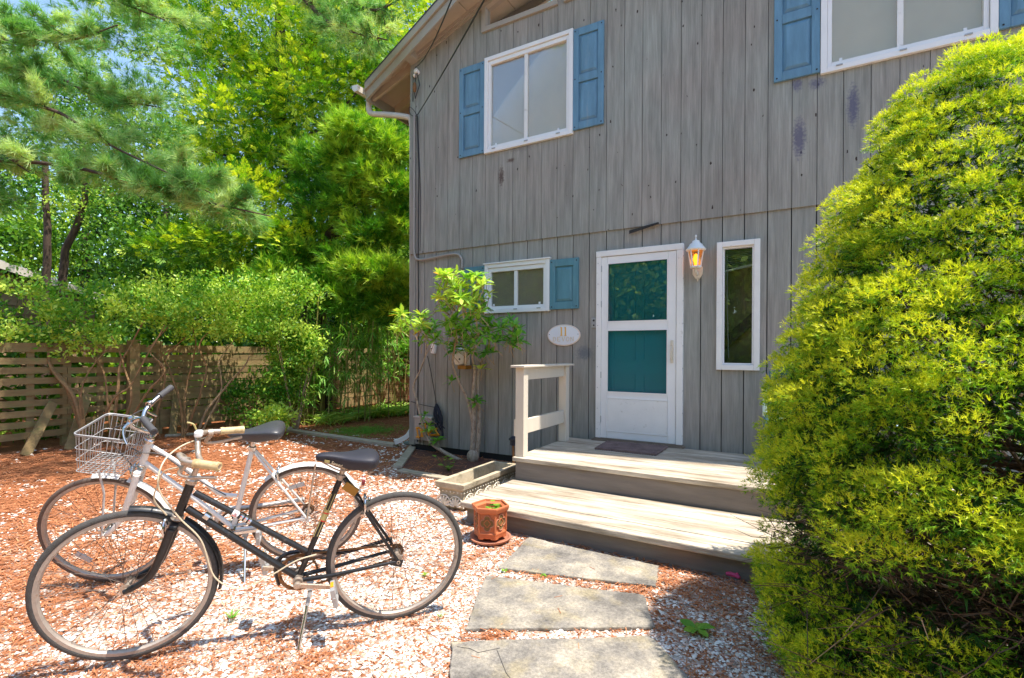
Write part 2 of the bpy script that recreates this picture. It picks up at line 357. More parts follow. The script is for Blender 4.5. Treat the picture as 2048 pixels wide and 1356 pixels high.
M['tyre'] = mat('dusty_black_tyre', (.065,.06,.056), .85, var=.25, vscale=40, bump=.4, bscale=300)
M['tyre_brown'] = mat('brown_faded_tyre', (.12,.085,.068), .85, var=.25, vscale=40, bump=.4, bscale=300)
M['rubber'] = mat('grey_black_rubber', (.06,.058,.06), .7)
M['saddle'] = mat('scuffed_black_vinyl', (.045,.045,.05), .42, var=.15, vscale=12, bump=.05)
M['saddle_blue'] = mat('black_navy_lycra_saddle', (.018,.018,.028), .6, var=.15, vscale=12, bump=.08, bscale=400)
M['cork'] = mat('yellowed_ivory_grip', (.55,.42,.22), .6, var=.18, vscale=25, dirt=(.3,.18,.07), dirt_amt=.35, dirt_scale=30)
M['cable'] = mat('cream_cable_housing', (.62,.52,.36), .5)
M['gold'] = mat('faded_gold_lining', (.42,.34,.13), .5)
M['red'] = mat('red_decal', (.55,.03,.02), .5)
M['amber'] = mat('amber_reflector', (.75,.3,.02), .25)
M['redlens'] = mat('dark_red_reflector', (.2,.02,.02), .3)
M['clear'] = mat('cloudy_clear_reflector', (.5,.48,.47), .25)
M['leather_bag'] = mat('orange_brown_tool_tag', (.36,.16,.015), .6)
M['wire_black'] = mat('black_rubber_cable', (.015,.015,.017), .6)
M['conduit'] = mat('grey_painted_conduit', (.34,.31,.28), .6)
M['galv'] = mat('galvanised_grey', (.4,.4,.4), .5, metal=.4)
M['mat'] = mat('grey_red_rope_mat', (.17,.115,.105), .95, var=.45, vscale=9, bump=.6, bscale=120)
M['bench'] = mat('teal_green_painted_iron', (.06,.16,.19), .5, var=.1)
M['bench_slat'] = mat('pale_mint_bench_arm', (.5,.68,.66), .5)
M['lantern'] = mat('white_lantern_enamel', (.8,.8,.78), .4)
M['lantern_arm'] = mat('cream_lantern_bracket', (.66,.58,.46), .5, var=.1)
M['lantern_glass'] = glassmat('amber_tinted_glass', (1,.78,.5), .6, .1)
M['bulb'] = emit('glowing_amber_bulb', (1,.36,.035), 1.3)
M['sign'] = mat('white_oval_sign', (.74,.76,.8), .5)
M['sign_edge'] = mat('pale_pink_sign_rim', (.75,.62,.52), .5)
M['yellow_gold'] = mat('gold_paint', (.85,.48,.06), .45)
M['orange_sign'] = mat('orange_painted_metal', (.8,.32,.015), .5)
M['pink'] = mat('hot_pink_rubber', (.85,.08,.25), .5)
M['splash'] = mat('grey_green_concrete', (.2,.23,.2), .9, var=.2, vscale=10)
M['shed_wall'] = mat('brown_clapboard', (.3,.19,.11), .9, var=.2, vscale=3)
M['shed_roof'] = mat('pale_grey_shingle', (.42,.41,.43), .9, var=.25, vscale=20, bump=.3)
M['rope'] = mat('navy_black_cord', (.02,.022,.035), .8)

def stone_mat():
    m = mat('bluestone_slab', (1,1,1), .9, bump=.7, bscale=30); nt = m.node_tree; N = nt.nodes; L = nt.links; b = N['Principled BSDF']; geo = N.new('ShaderNodeNewGeometry')
    def noise_(sc_, det=6, ro=.6):
        t = N.new('ShaderNodeTexNoise'); t.inputs['Scale'].default_value = sc_; t.inputs['Detail'].default_value = det; t.inputs['Roughness'].default_value = ro; L.new(geo.outputs['Position'], t.inputs[0]); return t.outputs[0]
    r = N.new('ShaderNodeValToRGB'); e = r.color_ramp; e.elements[0].position = .36; e.elements[0].color = (.11,.10,.09,1); e.elements[1].position = .68; e.elements[1].color = (.43,.38,.31,1)
    x = e.elements.new(.47); x.color = (.21,.19,.165,1); x = e.elements.new(.56); x.color = (.30,.265,.215,1)
    L.new(noise_(3.1, 8, .68), r.inputs[0])
    k = N.new('ShaderNodeMapRange'); k.inputs[1].default_value = .52; k.inputs[2].default_value = .68; k.inputs[4].default_value = .45; L.new(noise_(5.3), k.inputs[0])
    mx = N.new('ShaderNodeMix'); mx.data_type = 'RGBA'; L.new(k.outputs[0], mx.inputs[0]); L.new(r.outputs[0], mx.inputs[6]); mx.inputs[7].default_value = (.36,.29,.15,1)
    g = N.new('ShaderNodeMapRange'); g.inputs[1].default_value = .35; g.inputs[2].default_value = .66; g.inputs[3].default_value = .62; g.inputs[4].default_value = 1.45; L.new(noise_(70, 6, .85), g.inputs[0])
    s_ = N.new('ShaderNodeVectorMath'); s_.operation = 'SCALE'; L.new(mx.outputs[2], s_.inputs[0]); L.new(g.outputs[0], s_.inputs['Scale']); L.new(s_.outputs[0], b.inputs['Base Color']); return m
M['stone'] = stone_mat()
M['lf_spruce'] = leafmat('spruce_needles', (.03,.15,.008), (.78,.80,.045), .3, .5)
M['lf_inner'] = leafmat('crevice_dark_needles', (.04,.045,.012), (.03,.12,.012), .1, .7)
M['lf_pine'] = leafmat('white_pine_needles', (.08,.23,.04), (.62,.76,.32), .28, .45, c2=(.5,.26,.07))
M['lf_cedar'] = leafmat('yellow_green_cypress_scales', (.04,.17,.01), (.74,.80,.05), .3, .5, c2=(.45,.36,.05))
M['lf_crypt'] = leafmat('bright_cryptomeria_needles', (.035,.17,.01), (.58,.74,.07), .24, .5)
M['lf_shrub'] = leafmat('small_shrub_leaves', (.035,.16,.01), (.56,.72,.1), .28, .4)
M['lf_bamboo'] = leafmat('bamboo_blades', (.12,.32,.04), (.6,.72,.2), .4, .45)
M['lf_dark'] = leafmat('deep_green_foliage', (.015,.07,.006), (.34,.5,.035), .22, .5)
M['lf_rhodo'] = leafmat('glossy_rhododendron_leaves', (.06,.24,.02), (.60,.76,.12), .3, .35, c2=(.6,.36,.03), spec=.5)
M['lf_weed'] = leafmat('soft_weed_leaves', (.12,.26,.03), (.36,.52,.07), .35, .5)
M['needle_litter'] = leafmat('fallen_orange_needles', (.30,.10,.04), (.70,.30,.14), .1, .8)
def chip_mat():
    m = bpy.data.materials.new('white_and_pink_gravel_chips'); m.use_nodes = True; nt = m.node_tree; N = nt.nodes; L = nt.links
    b = N['Principled BSDF']; b.inputs['Roughness'].default_value = .85; b.inputs['Specular IOR Level'].default_value = .25
    a = N.new('ShaderNodeAttribute'); a.attribute_name = 'tint'
    r = N.new('ShaderNodeValToRGB'); e = r.color_ramp; e.elements[0].color = (.3,.24,.2,1); e.elements[1].color = (.86,.83,.78,1)
    x = e.elements.new(.2); x.color = (.52,.26,.17,1); x = e.elements.new(.42); x.color = (.66,.5,.41,1); x = e.elements.new(.6); x.color = (.76,.68,.6,1)
    L.new(a.outputs['Fac'], r.inputs[0]); L.new(r.outputs[0], b.inputs['Base Color']); return m
M['chips'] = chip_mat()

# ================================================================== SETTING
def setting(o): o['kind'] = 'structure'; return o
# one ground sheet reaching the horizon
gm = MB()
gm.add([(-140,-140,0),(140,-140,0),(140,140,0),(-140,140,0)], [(0,1,2,3)])
setting(gm.build('ground', ground_mat()))
bed_poly = [(-4.86,-.02),(-2.4,-.02),(-2.4,-1.16),(-4.05,-1.06)]
b_ = MB(); b_.add([(x,y,.004) for x,y in bed_poly][::-1], [(0,1,2,3)])
setting(b_.build('planting_bed', M['mulch']))

# ================================================================== HOUSE
X0, X1, XP_ = -4.80, 2.66, -1.07           # left corner, right corner, ridge
def roofz(x): return 5.543 + .336 * ((x + 4.8) if x < XP_ else (2*XP_ - x + 4.8))
def overY(x):                                # front edge of the roof, pushed out most at the ridge
    t = abs(x - XP_) / (3.73 + .82); return -.82 + .74 * t
house = thing('house', (-1.07, 4, 0), 'grey weathered wood house with white windows, blue shutters and an overhanging gable roof', 'house')
OPEN = dict(upl=(-3.49,-2.33,3.98,5.145), upr=(.20,1.345,3.995,5.145), small=(-3.485,-2.625,1.92,2.48),
            tall=(-.68,-.36,1.255,2.47), door=(-1.93,-1.11,.42,2.46),
            atl=(-3.52,-2.56,5.59,9), atr=(-2.36,-1.2,5.59,9), atr2=(-.9,.3,5.59,9))
def atic_top(x): return roofz(x) - .12
def column(mb, x0, x1, zb, zt, y0, y1):
    """board from x0 to x1, zb up to zt(x) with openings cut out"""
    xs = sorted({x0, x1, *[v for o in OPEN.values() for v in o[:2] if x0 < v < x1], *([XP_] if x0 < XP_ < x1 else [])})
    for a, b in zip(xs, xs[1:]):
        m = (a + b) / 2
        cuts = sorted([(o[2], o[3]) for o in OPEN.values() if o[0] <= m <= o[1]])
        z = zb
        for c0, c1 in cuts + [(None, None)]:
            last = c0 is None or c0 >= min(zt(a), zt(b))
            if last: ta, tb = zt(a), zt(b)
            else: ta = tb = c0
            if min(ta, tb) - z > .004:
                mb.hexa([(a,y0,z),(b,y0,z),(b,y1,z),(a,y1,z),(a,y0,ta),(b,y0,tb),(b,y1,tb),(a,y1,ta)])
            if last: break
            if c1 > 8:
                # attic window: the wall resumes as a narrow strip under the roof
                z = None; break
            z = max(z, c1)
        if z is None:
            ta, tb = zt(a), zt(b)
            mb.hexa([(a,y0,atic_top(a)),(b,y0,atic_top(b)),(b,y1,atic_top(b)),(a,y1,atic_top(a)),(a,y0,ta),(b,y0,tb),(b,y1,tb),(a,y1,ta)])
SEAM = 2.768; P = .2037
k0 = math.floor((X0 + .262) / P); xg = X0 + .09
edges = [X0 + .1] + [-.262 + P*k for k in range(-22, 15) if X0 + .16 < -.262 + P*k < X1 - .1] + [X1 - .1]
for lev in (0, 1):
    for a, b in zip(edges, edges[1:]):
        mb = MB()
        if lev == 0: column(mb, a+.0047, b-.0047, .085, lambda x: SEAM+.03, 0, .02)
        else: column(mb, a+.0025, b-.0025, SEAM, lambda x: roofz(x)-.03, -.02, -.001)
        for q0 in range(0, len(mb.v), 8):      # every piece above, below or beside an opening is a board of its own
            m1 = MB(); m1.v = mb.v[q0:q0+8]; m1.f = [tuple(i-q0 for i in f) for f in mb.f[q0//8*6:q0//8*6+6]]; m1.build('siding_board', M['siding'], house)
mb = MB(); column(mb, X0+.02, X1-.02, .05, lambda x: roofz(x)-.03, .022, .12)
mb.build('wall_sheathing', M['backing'], house)  # near-black colour stands in for the shade inside the siding grooves
# corner boards
for x in (X0, X1-.1):
    mb = MB(); mb.box((x, -.006, .07), (x+.098, .08, SEAM-.002)); mb.build('corner_board', M['siding'], house)
    mb = MB(); mb.hexa([(x,-.026,SEAM),(x+.098,-.026,SEAM),(x+.098,.08,SEAM),(x,.08,SEAM),(x,-.026,roofz(x)-.04),(x+.098,-.026,roofz(x+.098)-.04),(x+.098,.08,roofz(x+.098)-.04),(x,.08,roofz(x)-.04)])
    mb.build('corner_board', M['siding'], house)
mb = MB(); mb.box((X0+.01, .03, 0), (X1-.01, .2, .085)); mb.build('foundation', M['wire_black'], house)
# side and back walls, floor slab between storeys, so the rooms are dark
for x in (X0+.01, X1-.03):
    for k in range(40):
        y = .08 + k*.2
        mb = MB(); mb.box((x-.0, y+.003, .08), (x+.02, y+.197, 5.50)); mb.build('side_board', M['siding'], house)
mb = MB(); mb.box((X0+.04,.125,.05),(X0+.12,8.05,5.4)); mb.box((X1-.12,.125,.05),(X1-.04,8.05,5.4)); mb.box((X0+.12,7.95,.05),(X1-.12,8.05,6.6)); mb.box((X0+.12,.125,2.62),(X1-.12,7.95,2.74)); mb.box((X0+.12,.125,.30),(X1-.12,7.95,.36)); mb.box((X0+.12,.125,5.25),(X1-.12,7.95,5.33))
mb.box((-2.15,.125,.36),(-2.1,7.95,2.62)); mb.box((-.95,.125,.36),(-.9,7.95,2.62)); mb.box((-.4+.6,1.9,.36),(2.5,1.95,2.62))
mb.build('interior_wall', M['interior'], house)
# ---- roof: two slopes with a jutting prow
for sgn in (-1, 1):
    eave = XP_ + sgn*4.55; zr = roofz(XP_)
    def PT(x, y, dz): return V(x, y, roofz(x) + dz)
    ex = eave
    zf = lambda x: 5.543 + .336*(3.73 - abs(x - XP_))
    q = lambda x, y, dz: (x, y, zf(x)+dz)
    xa, xb = (ex, XP_) if sgn < 0 else (XP_, ex)
    mb = MB(); mb.hexa([q(xa,overY(xa)-.03,.115), q(xb,overY(xb)-.03,.115), q(xb,8.3,.115), q(xa,8.3,.115), q(xa,overY(xa)-.03,.15), q(xb,overY(xb)-.03,.15), q(xb,8.3,.15), q(xa,8.3,.15)])
    mb.build('roof_shingles', M['shingle'], house)
    mb = MB(); mb.hexa([q(xa,.2,.02), q(xb,.2,.02), q(xb,8.3,.02), q(xa,8.3,.02), q(xa,.2,.11), q(xb,.2,.11), q(xb,8.3,.11), q(xa,8.3,.11)])
    mb.build('roof_deck', M['soffit'], house)
    n = 10
    for i in range(n):   # soffit panels between the rake and the wall
        a = xa + (xb-xa)*i/n; b = xa + (xb-xa)*(i+1)/n; a += .004; b -= .004
        mb = MB(); mb.hexa([q(a,overY(a)+.03,.0), q(b,overY(b)+.03,.0), q(b,.19,.0), q(a,.19,.0), q(a,overY(a)+.03,.1), q(b,overY(b)+.03,.1), q(b,.19,.1), q(a,.19,.1)])
        mb.build('soffit_panel', M['soffit'], house)
    # rake boards, the upper one proud of the lower
    for z0, z1, dy, nm in ((-.12, .012, .0, 'lower_rake_board'), (.016, .125, -.03, 'upper_rake_board')):
        mb = MB(); mb.hexa([q(xa,overY(xa)+dy,z0), q(xb,overY(xb)+dy,z0), q(xb,overY(xb)+dy+.035,z0), q(xa,overY(xa)+dy+.035,z0),
                            q(xa,overY(xa)+dy,z1), q(xb,overY(xb)+dy,z1), q(xb,overY(xb)+dy+.035,z1), q(xa,overY(xa)+dy+.035,z1)])
        mb.build(nm, M['trim_grey'], house)
    # frieze trim along the top of the wall
    wa, wb = (X0+.12, XP_) if sgn < 0 else (XP_, X1-.12)
    for z0, z1, y0 in ((-.05, .0, -.055), (-.1, -.052, -.04)):
        mb = MB(); mb.hexa([q(wa,y0,z0), q(wb,y0,z0), q(wb,-.021,z0), q(wa,-.021,z0), q(wa,y0,z1-.002), q(wb,y0,z1-.002), q(wb,-.021,z1-.002), q(wa,-.021,z1-.002)])
        mb.build('frieze_trim', M['trim_grey'], house)
    # lookout block at the corner
    lx = X0+.02 if sgn < 0 else X1-.14
    mb = MB(); mb.hexa([q(lx,-.19,-.1), q(lx+.12,-.18,-.1), q(lx+.12,.1,-.1), q(lx,.1,-.1), q(lx,-.19,-.004), q(lx+.12,-.18,-.004), q(lx+.12,.1,-.004), q(lx,.1,-.004)])
    mb.build('lookout_beam', M['trim_grey'], house, bevel=.006)
    # exposed rafter tails under the eave
    wall = X0 if sgn < 0 else X1
    for k in range(13):
        y = .10 + .40*k if k else .03
        for yy in ((y,) if k else (.02,)):
            a, b = (ex+.03, wall) if sgn < 0 else (wall, ex-.03)
            mb = MB(); mb.hexa([q(a,yy,-.1), q(b,yy,-.12), q(b,yy+.045,-.12), q(a,yy+.045,-.1), q(a,yy,.018), q(b,yy,.018), q(b,yy+.045,.018), q(a,yy+.045,.018)])
            mb.build('rafter_tail', M['soffit'], house)
    # fascia and K-profile gutter
    fx = ex - .02 if sgn < 0 else ex
    mb = MB(); mb.box((fx, -.04, zf(ex)-.12), (fx+.02, 8.3, zf(ex)+.1)); mb.build('fascia_board', M['trim_grey'], house)
    zz = zf(ex); prof = [(0,.09),(0,0),(-.07,0),(-.11,.05),(-.115,.1),(-.108,.1),(-.102,.05),(-.066,.008),(-.006,.008),(-.006,.09)]
    mb = MB(); x_ = ex-.022 if sgn < 0 else ex+.022
    mb.prism([(x_ + (px if sgn < 0 else -px), -.22, zz-.04+pz) for px, pz in prof], (0,1,0), 8.5)
    mb.build('gutter', M['white_gutter'], house)
    mb = MB(); mb.prism([(x_ + (px if sgn < 0 else -px), -.228, zz-.04+pz) for px, pz in prof[:5]], (0,1,0), .007); mb.build('gutter_end_cap', M['white'], house)
# downspout: elbow under the gutter, back to the corner, down the side, curved shoe at the foot
mb = MB(); mb.tube(arc([(-5.70,.06,5.24),(-5.70,.06,5.08),(-5.62,.06,5.0),(-5.3,.06,4.91),(-4.93,.06,4.79),(-4.86,.07,4.72),(-4.852,.08,4.5)], 5) + [V(-4.852,.12,.34)], .042, 10)
mb.build('downspout', M['white_gutter'], house, smooth=True)
mb = MB(); mb.tube(arc([(-4.852,.12,.36),(-4.856,.1,.26),(-4.90,.05,.16),(-4.99,-.02,.10),(-5.03,-.05,.085)], 5), [.042]*16+[.048]*5, 4, cap=False); mb.build('downspout_shoe', M['white_worn'], house)
# flashing lip along the storey seam (the dark split piece right of centre is sprung loose)
mb = MB(); mb.hexa([(-1.62,-.034,2.70),(-1.30,-.046,2.77),(-1.30,-.024,2.77),(-1.62,-.024,2.70),(-1.62,-.034,2.735),(-1.30,-.046,2.785),(-1.30,-.024,2.785),(-1.62,-.024,2.735)])
mb.build('split_trim_strip', M['backing'], house)

def frame(mb, x0, x1, z0, z1, w, y0, y1, wb=None, wt=None):
    wb = wb or w; wt = wt or w
    mb.box((x0,y0,z0),(x0+w,y1,z1)); mb.box((x1-w,y0,z0),(x1,y1,z1))
    mb.box((x0+w,y0+.001,z0),(x1-w,y1,z0+wb)); mb.box((x0+w,y0+.001,z1-wt),(x1-w,y1,z1))
def window(x0, x1, z0, z1, y, shade, mull=True, lab=None):
    mb = MB(); frame(mb, x0, x1, z0, z1, .05, y-.035, y+.09)
    o = mb.build('window', M['white'], house, bevel=.004, label=lab)
    mb = MB(); frame(mb, x0+.052, x1-.052, z0+.052, z1-.052, .035, y-.018, y+.06, wt=.05); mb.build('sash', M['white'], o, bevel=.003)
    a, b, c, d = x0+.09, x1-.09, z0+.09, z1-.105
    xm = x0 + (x1-x0)*.485
    if mull: mb = MB(); mb.box((xm-.022,y-.006,c-.002),(xm+.022,y+.055,d+.002)); mb.build('mullion', M['white_worn'], o)
    for p, q_ in (((a, xm-.023), (xm+.023, b)) if mull else ((a, b),)):
        mb = MB(); mb.box((p,y+.010,c),(q_,y+.014,d)); mb.build('pane', M['glass_soft'], o)
    mb = MB()
    n = 24; vs_ = []
    for i in range(n+1):
        xx = a-.02 + (b-a+.04)*i/n; yy = y+.032+.003*math.sin(i*1.3)+.002*math.sin(i*3.1)
        vs_ += [(xx,yy,c-.02),(xx,yy,d+.02)]
    mb.add(vs_, [(2*i,2*i+2,2*i+3,2*i+1) for i in range(n)]); mb.build('window_shade', shade, o, smooth=True)
    # sill clips and weep covers
    if mull:
        for t in (.12,.5,.85):
            xx = x0+(x1-x0)*t; mb = MB(); mb.box((xx-.025,y-.042,z0+.035),(xx+.025,y-.034,z0+.047)); mb.build('weep_cover', M['galv'], o)
        for t in (.13,.84):
            xx = x0+(x1-x0)*t; mb = MB(); mb.box((xx-.012,y+.004,c+.004),(xx+.012,y+.016,c+.03)); mb.build('latch', M['white'], o)
    return o
window(-3.527, -2.295, 3.946, 5.178, -.02, M['shade'])
window(.168, 1.379, 3.962, 5.178, -.02, M['shade'])
w_ = window(-3.52, -2.592, 1.885, 2.515, 0, M['shade_dark'])
mb = MB(); mb.box((-3.53,-.05,2.5155),(-2.58,0,2.53)); mb.build('drip_cap', M['white_worn'], w_)
# tall side light with a crooked raised blind
o = (lambda mb: (frame(mb, -.717,-.323,1.218,2.507,.052,-.035,.09), mb.build('window', M['white_worn'], house, bevel=.004, label='tall narrow window with a crooked raised blind'))[1])(MB())
mb = MB(); frame(mb, -.663,-.377,1.272,2.453,.016,-.01,.06); mb.build('sash', M['white'], o)
mb = MB(); mb.box((-.646,.02,1.29),(-.394,.024,2.436)); mb.build('pane', M['glass'], o)
for i in range(9):
    z = 2.42 - i*.02 ; tilt = -.0*i
    mb = MB(); mb.beam((-.65,.075,z-.012*(i/8)), (-.39,.075,z+.02*(i/8)), .035, .004, (0,.3,1)); mb.build('blind_slat', M['blind'], o)
mb = MB(); mb.beam((-.65,.075,2.225),(-.39,.075,2.27),.035,.018); mb.build('blind_bottom_rail', M['shade'], o)
mb = MB(); mb.tube([(-.63,.07,2.42),(-.628,.07,1.9),(-.612,.07,1.34)], .0035, 5); mb.build('blind_cord', M['white'], o)
mb = MB(); mb.box((-1.0,.42,.4),(-.05,.45,2.6)); mb.build('hall_wall', M['hall'], house)
mb = MB(); mb.beam((-.80,.36,1.38),(-.30,.36,1.86),.05,.10); mb.build('stair_rail', M['threshold'], house)
# attic windows following the roof slope
for (a, b) in ((-3.58,-2.5), (-2.42,-1.14), (-.96,.36)):
    zt = lambda x: roofz(x)-.07
    mb = MB(); w = .06; y0, y1 = -.05, .06
    mb.box((a,y0,5.53),(b,y1,5.53+w))
    mb.hexa([(a,y0-.001,5.59),(a+w,y0-.001,5.59),(a+w,y1,5.59),(a,y1,5.59),(a,y0-.001,zt(a)),(a+w,y0-.001,zt(a+w)),(a+w,y1,zt(a+w)),(a,y1,zt(a))])
    mb.hexa([(b-w,y0-.001,5.59),(b,y0-.001,5.59),(b,y1,5.59),(b-w,y1,5.59),(b-w,y0-.001,zt(b-w)),(b,y0-.001,zt(b)),(b,y1,zt(b)),(b-w,y1,zt(b-w))])
    mb.hexa([(a+w,y0,zt(a+w)-w),(b-w,y0,zt(b-w)-w),(b-w,y1,zt(b-w)-w),(a+w,y1,zt(a+w)-w),(a+w,y0,zt(a+w)-.001),(b-w,y0,zt(b-w)-.001),(b-w,y1,zt(b-w)-.001),(a+w,y1,zt(a+w)-.001)])
    o = mb.build('attic_window', M['trim_grey'], house, label='sloping attic window tucked under the gable')
    mb = MB(); mb.prism([(a+w,.01,5.59),(b-w,.01,5.59),(b-w,.01,zt(b-w)-w),(a+w,.01,zt(a+w)-w)], (0,1,0), .004); mb.build('pane', M['glass'], o)
    mb = MB(); mb.prism([(a+w-.05,.16,5.5),(b-w+.05,.16,5.5),(b-w+.05,.16,zt(b-w)),(a+w-.05,.16,zt(a+w))], (0,1,0), .01); mb.build('attic_lining', M['attic'], o)
# front door: storm door in a white frame, teal door behind it
mb = MB(); y0 = -.045
mb.box((-1.995,y0,.41),(-1.935,.08,2.47)); mb.box((-1.108,y0,.41),(-1.042,.08,2.47)); mb.box((-1.997,y0-.004,2.471),(-1.04,.08,2.535))
dframe = mb.build('door_frame', M['white_worn'], house, bevel=.004)
for sx in (-1.985,-1.052):
    for i in range(9):
        z = .52+i*.235; mb = MB(); mb.lathe([(.0,.0),(.005,.0),(.004,.004),(0,.005)],8,(sx+.012,y0,z),(0,-1,0)); mb.build('screw', M['galv'], dframe)
mb = MB(); yd = -.036
mb.box((-1.933,yd,.425),(-1.866,.0,2.466)); mb.box((-1.195,yd,.425),(-1.112,.0,2.466))
mb.box((-1.865,yd+.001,2.392),(-1.196,.0,2.466)); mb.box((-1.865,yd+.001,1.64),(-1.196,.0,1.73)); mb.box((-1.865,yd+.001,.425),(-1.196,.0,.945))
door = mb.build('storm_door', M['white'], house, bevel=.004)
mb = MB(); frame(mb, -1.872,-1.18,.50,.885,.014,yd-.006,yd+.002); mb.build('kick_panel_bead', M['white'], door, bevel=.003)
mb = MB(); mb.box((-1.856,yd+.0035,.516),(-1.196,yd-.003,.869)); mb.build('kick_panel', M['white_worn'], door)
mb = MB(); frame(mb, -1.866,-1.194,1.728,2.394,.012,yd-.005,yd+.001); frame(mb, -1.866,-1.194,.94,1.643,.012,yd-.005,yd+.001); mb.build('glazing_bead', M['white'], door)
mb = MB(); mb.box((-1.86,-.018,1.732),(-1.2,-.014,2.39)); mb.build('upper_glass', M['glass'], door)
mb = MB(); mb.box((-1.86,-.018,.948),(-1.2,-.014,1.637)); mb.build('lower_screen', M['screen'], door)
mb = MB(); mb.box((-1.166,yd-.01,1.28),(-1.136,yd,1.52)); mb.tube(arc([(-1.151,yd-.008,1.31),(-1.151,yd-.045,1.34),(-1.151,yd-.048,1.42),(-1.151,yd-.012,1.46)],4), .008, 8); mb.box((-1.158,yd-.03,1.47),(-1.144,yd-.009,1.5))
mb.build('door_handle', M['lantern_arm'], door, bevel=.002)
for z in (.6,1.1,1.9,2.3):
    mb = MB(); mb.tube([(-1.935,yd-.004,z),(-1.935,yd-.004,z+.07)], .006, 6); mb.build('hinge', M['galv'], door)
mb = MB(); mb.box((-1.93,.025,.42),(-1.11,.065,2.46)); td = mb.build('entry_door', M['teal_door'], house)
for (z0, z1) in ((.55,1.15),(1.3,2.3)):
    for (a, b) in ((-1.82,-1.56),(-1.48,-1.22)):
        mb = MB(); frame(mb,a,b,z0,z1,.02,.017,.026); mb.build('panel_moulding', M['teal_door'], td)
mb = MB(); mb.box((-2.03,-.075,.392),(-1.02,.06,.409)); mb.box((-2.0,-.06,.4091),(-1.04,.06,.4245)); mb.build('threshold', M['threshold'], house)
# shutters with raised panels
def shutter(x0, x1, z0, z1, y, m, panels):
    mb = MB(); st = .068; t = .028
    mb.box((x0,y-t,z0),(x0+st,y,z1)); mb.box((x1-st,y-t,z0),(x1,y,z1))
    n = len(panels); zs = [z0] + panels + [z1]
    rails = []
    hs = []
    for i, (a, b) in enumerate(panels): pass
    prev = z0
    for (a, b) in panels:
        mb.box((x0+st,y-t+.001,prev),(x1-st,y,a)); prev = b
    mb.box((x0+st,y-t+.001,prev),(x1-st,y,z1))
    o = mb.build('shutter', m, house, bevel=.004)
    for (a, b) in panels:
        c, d = x0+st, x1-st; y2 = y-.008; y3 = y-t+.003; k = .03; e = .008
        mb = MB(); mb.box((c,y2,a),(d,y-.001,b))
        q1 = [(c+e,y2-.001,a+e),(d-e,y2-.001,a+e),(d-e,y2-.001,b-e),(c+e,y2-.001,b-e)]; q2 = [(c+e+k,y3,a+e+k),(d-e-k,y3,a+e+k),(d-e-k,y3,b-e-k),(c+e+k,y3,b-e-k)]
        mb.add(q1+q2, [(4,5,6,7),(0,1,5,4),(1,2,6,5),(2,3,7,6),(3,0,4,7)])
        mb.build('raised_panel', m, o)
    for sx in (x0+.025, x1-.025):
        for z in (z0+.03, (z0+z1)/2, z1-.03) if len(panels) > 1 else (z0+.03, z1-.03):
            mb = MB(); mb.lathe([(0,.001),(.008,.001),(.006,.005),(0,.006)],8,(sx,y-t,z),(0,-1,0)); mb.build('shutter_screw', M['backing'], o)
sp = lambda z0, z1: [(z0+.085, (z0+z1)/2-.045), ((z0+z1)/2+.045, z1-.085)]
shutter(-3.927,-3.53,3.965,5.15,-.021,M['shutter'],sp(3.965,5.15))
shutter(-2.293,-1.922,3.98,5.155,-.021,M['shutter'],sp(3.98,5.155))
shutter(-.213,.164,3.985,5.16,-.021,M['shutter'],sp(3.985,5.16))
shutter(1.383,1.78,3.985,5.16,-.021,M['shutter'],sp(3.985,5.16))
shutter(-2.588,-2.219,1.9,2.495,-.001,M['shutter_teal'],[(1.985,2.41)])
shutter(-3.85,-3.523,1.9,2.505,-.001,M['shutter_teal'],[(1.985,2.42)])
# conduit: down the corner, a bend under the seam, along and into the meter area; plus the old black service cable
mb = MB(); mb.tube([V(-4.70,-.05,4.72),V(-4.70,-.045,2.86)] + arc([(-4.70,-.045,2.84),(-4.68,-.04,2.72),(-4.6,-.04,2.675),(-4.4,-.035,2.68),(-4.1,-.035,2.70),(-3.95,-.03,2.69),(-3.885,-.03,2.62),(-3.88,-.03,2.5)],5), .016, 8)
for z in (4.2,3.4): mb.tube([(-4.73,-.03,z),(-4.70,-.066,z),(-4.67,-.03,z)], .006, 5)
mb.build('conduit', M['conduit'], house, smooth=True)
mb = MB(); mb.tube([(-4.655,-.045,4.70),(-4.63,-.03,3.9),(-4.635,-.03,2.8),(-4.64,-.012,2.2),(-4.64,-.012,.12)], .007, 6)
mb.tube([(-4.66,-.03,4.7),(-4.60,-.025,3.6),(-4.60,-.03,2.8)], .004, 5)
mb.tube(arc([(-4.66,-.045,4.71),(-4.70,-.06,4.78),(-4.78,-.06,4.85),(-4.79,-.05,4.78),(-4.74,-.05,4.72),(-4.66,-.045,4.70)],4), .005, 5)
mb.build('service_cable', M['wire_black'], house, smooth=True)
mb = MB(); mb.lathe([(0,0),(.03,0),(.035,.02),(.02,.03),(.035,.04),(.035,.06),(.015,.07),(0,.07)],10,(-4.655,-.025,5.31),(0,-1,.2)); mb.lathe([(0,0),(.024,0),(.03,.02),(.02,.04),(0,.05)],10,(-4.70,-.025,5.28),(0,-1,0))
mb.build('insulator', M['white'], house, smooth=True)
mb = MB(); mb.lathe([(0,-.07),(.022,-.05),(.03,0),(.022,.05),(.008,.075),(0,.08)],10,(-4.665,-.09,5.08)); mb.build('cable_clamp', M['rust'], house, smooth=True)
mb = MB()
for a, b in (((-4.655,-.06,5.33),(-4.69,-.07,5.10)),((-4.655,-.06,5.33),(-4.60,-.06,5.12)),((-4.69,-.07,5.10),(-4.66,-.08,4.93)),((-4.60,-.06,5.12),(-4.66,-.08,4.93)),((-4.73,-.05,5.3),(-4.73,-.05,4.92))): mb.tube([a,b],.006,5)
mb.build('clamp_wire', M['wire_black'], house)

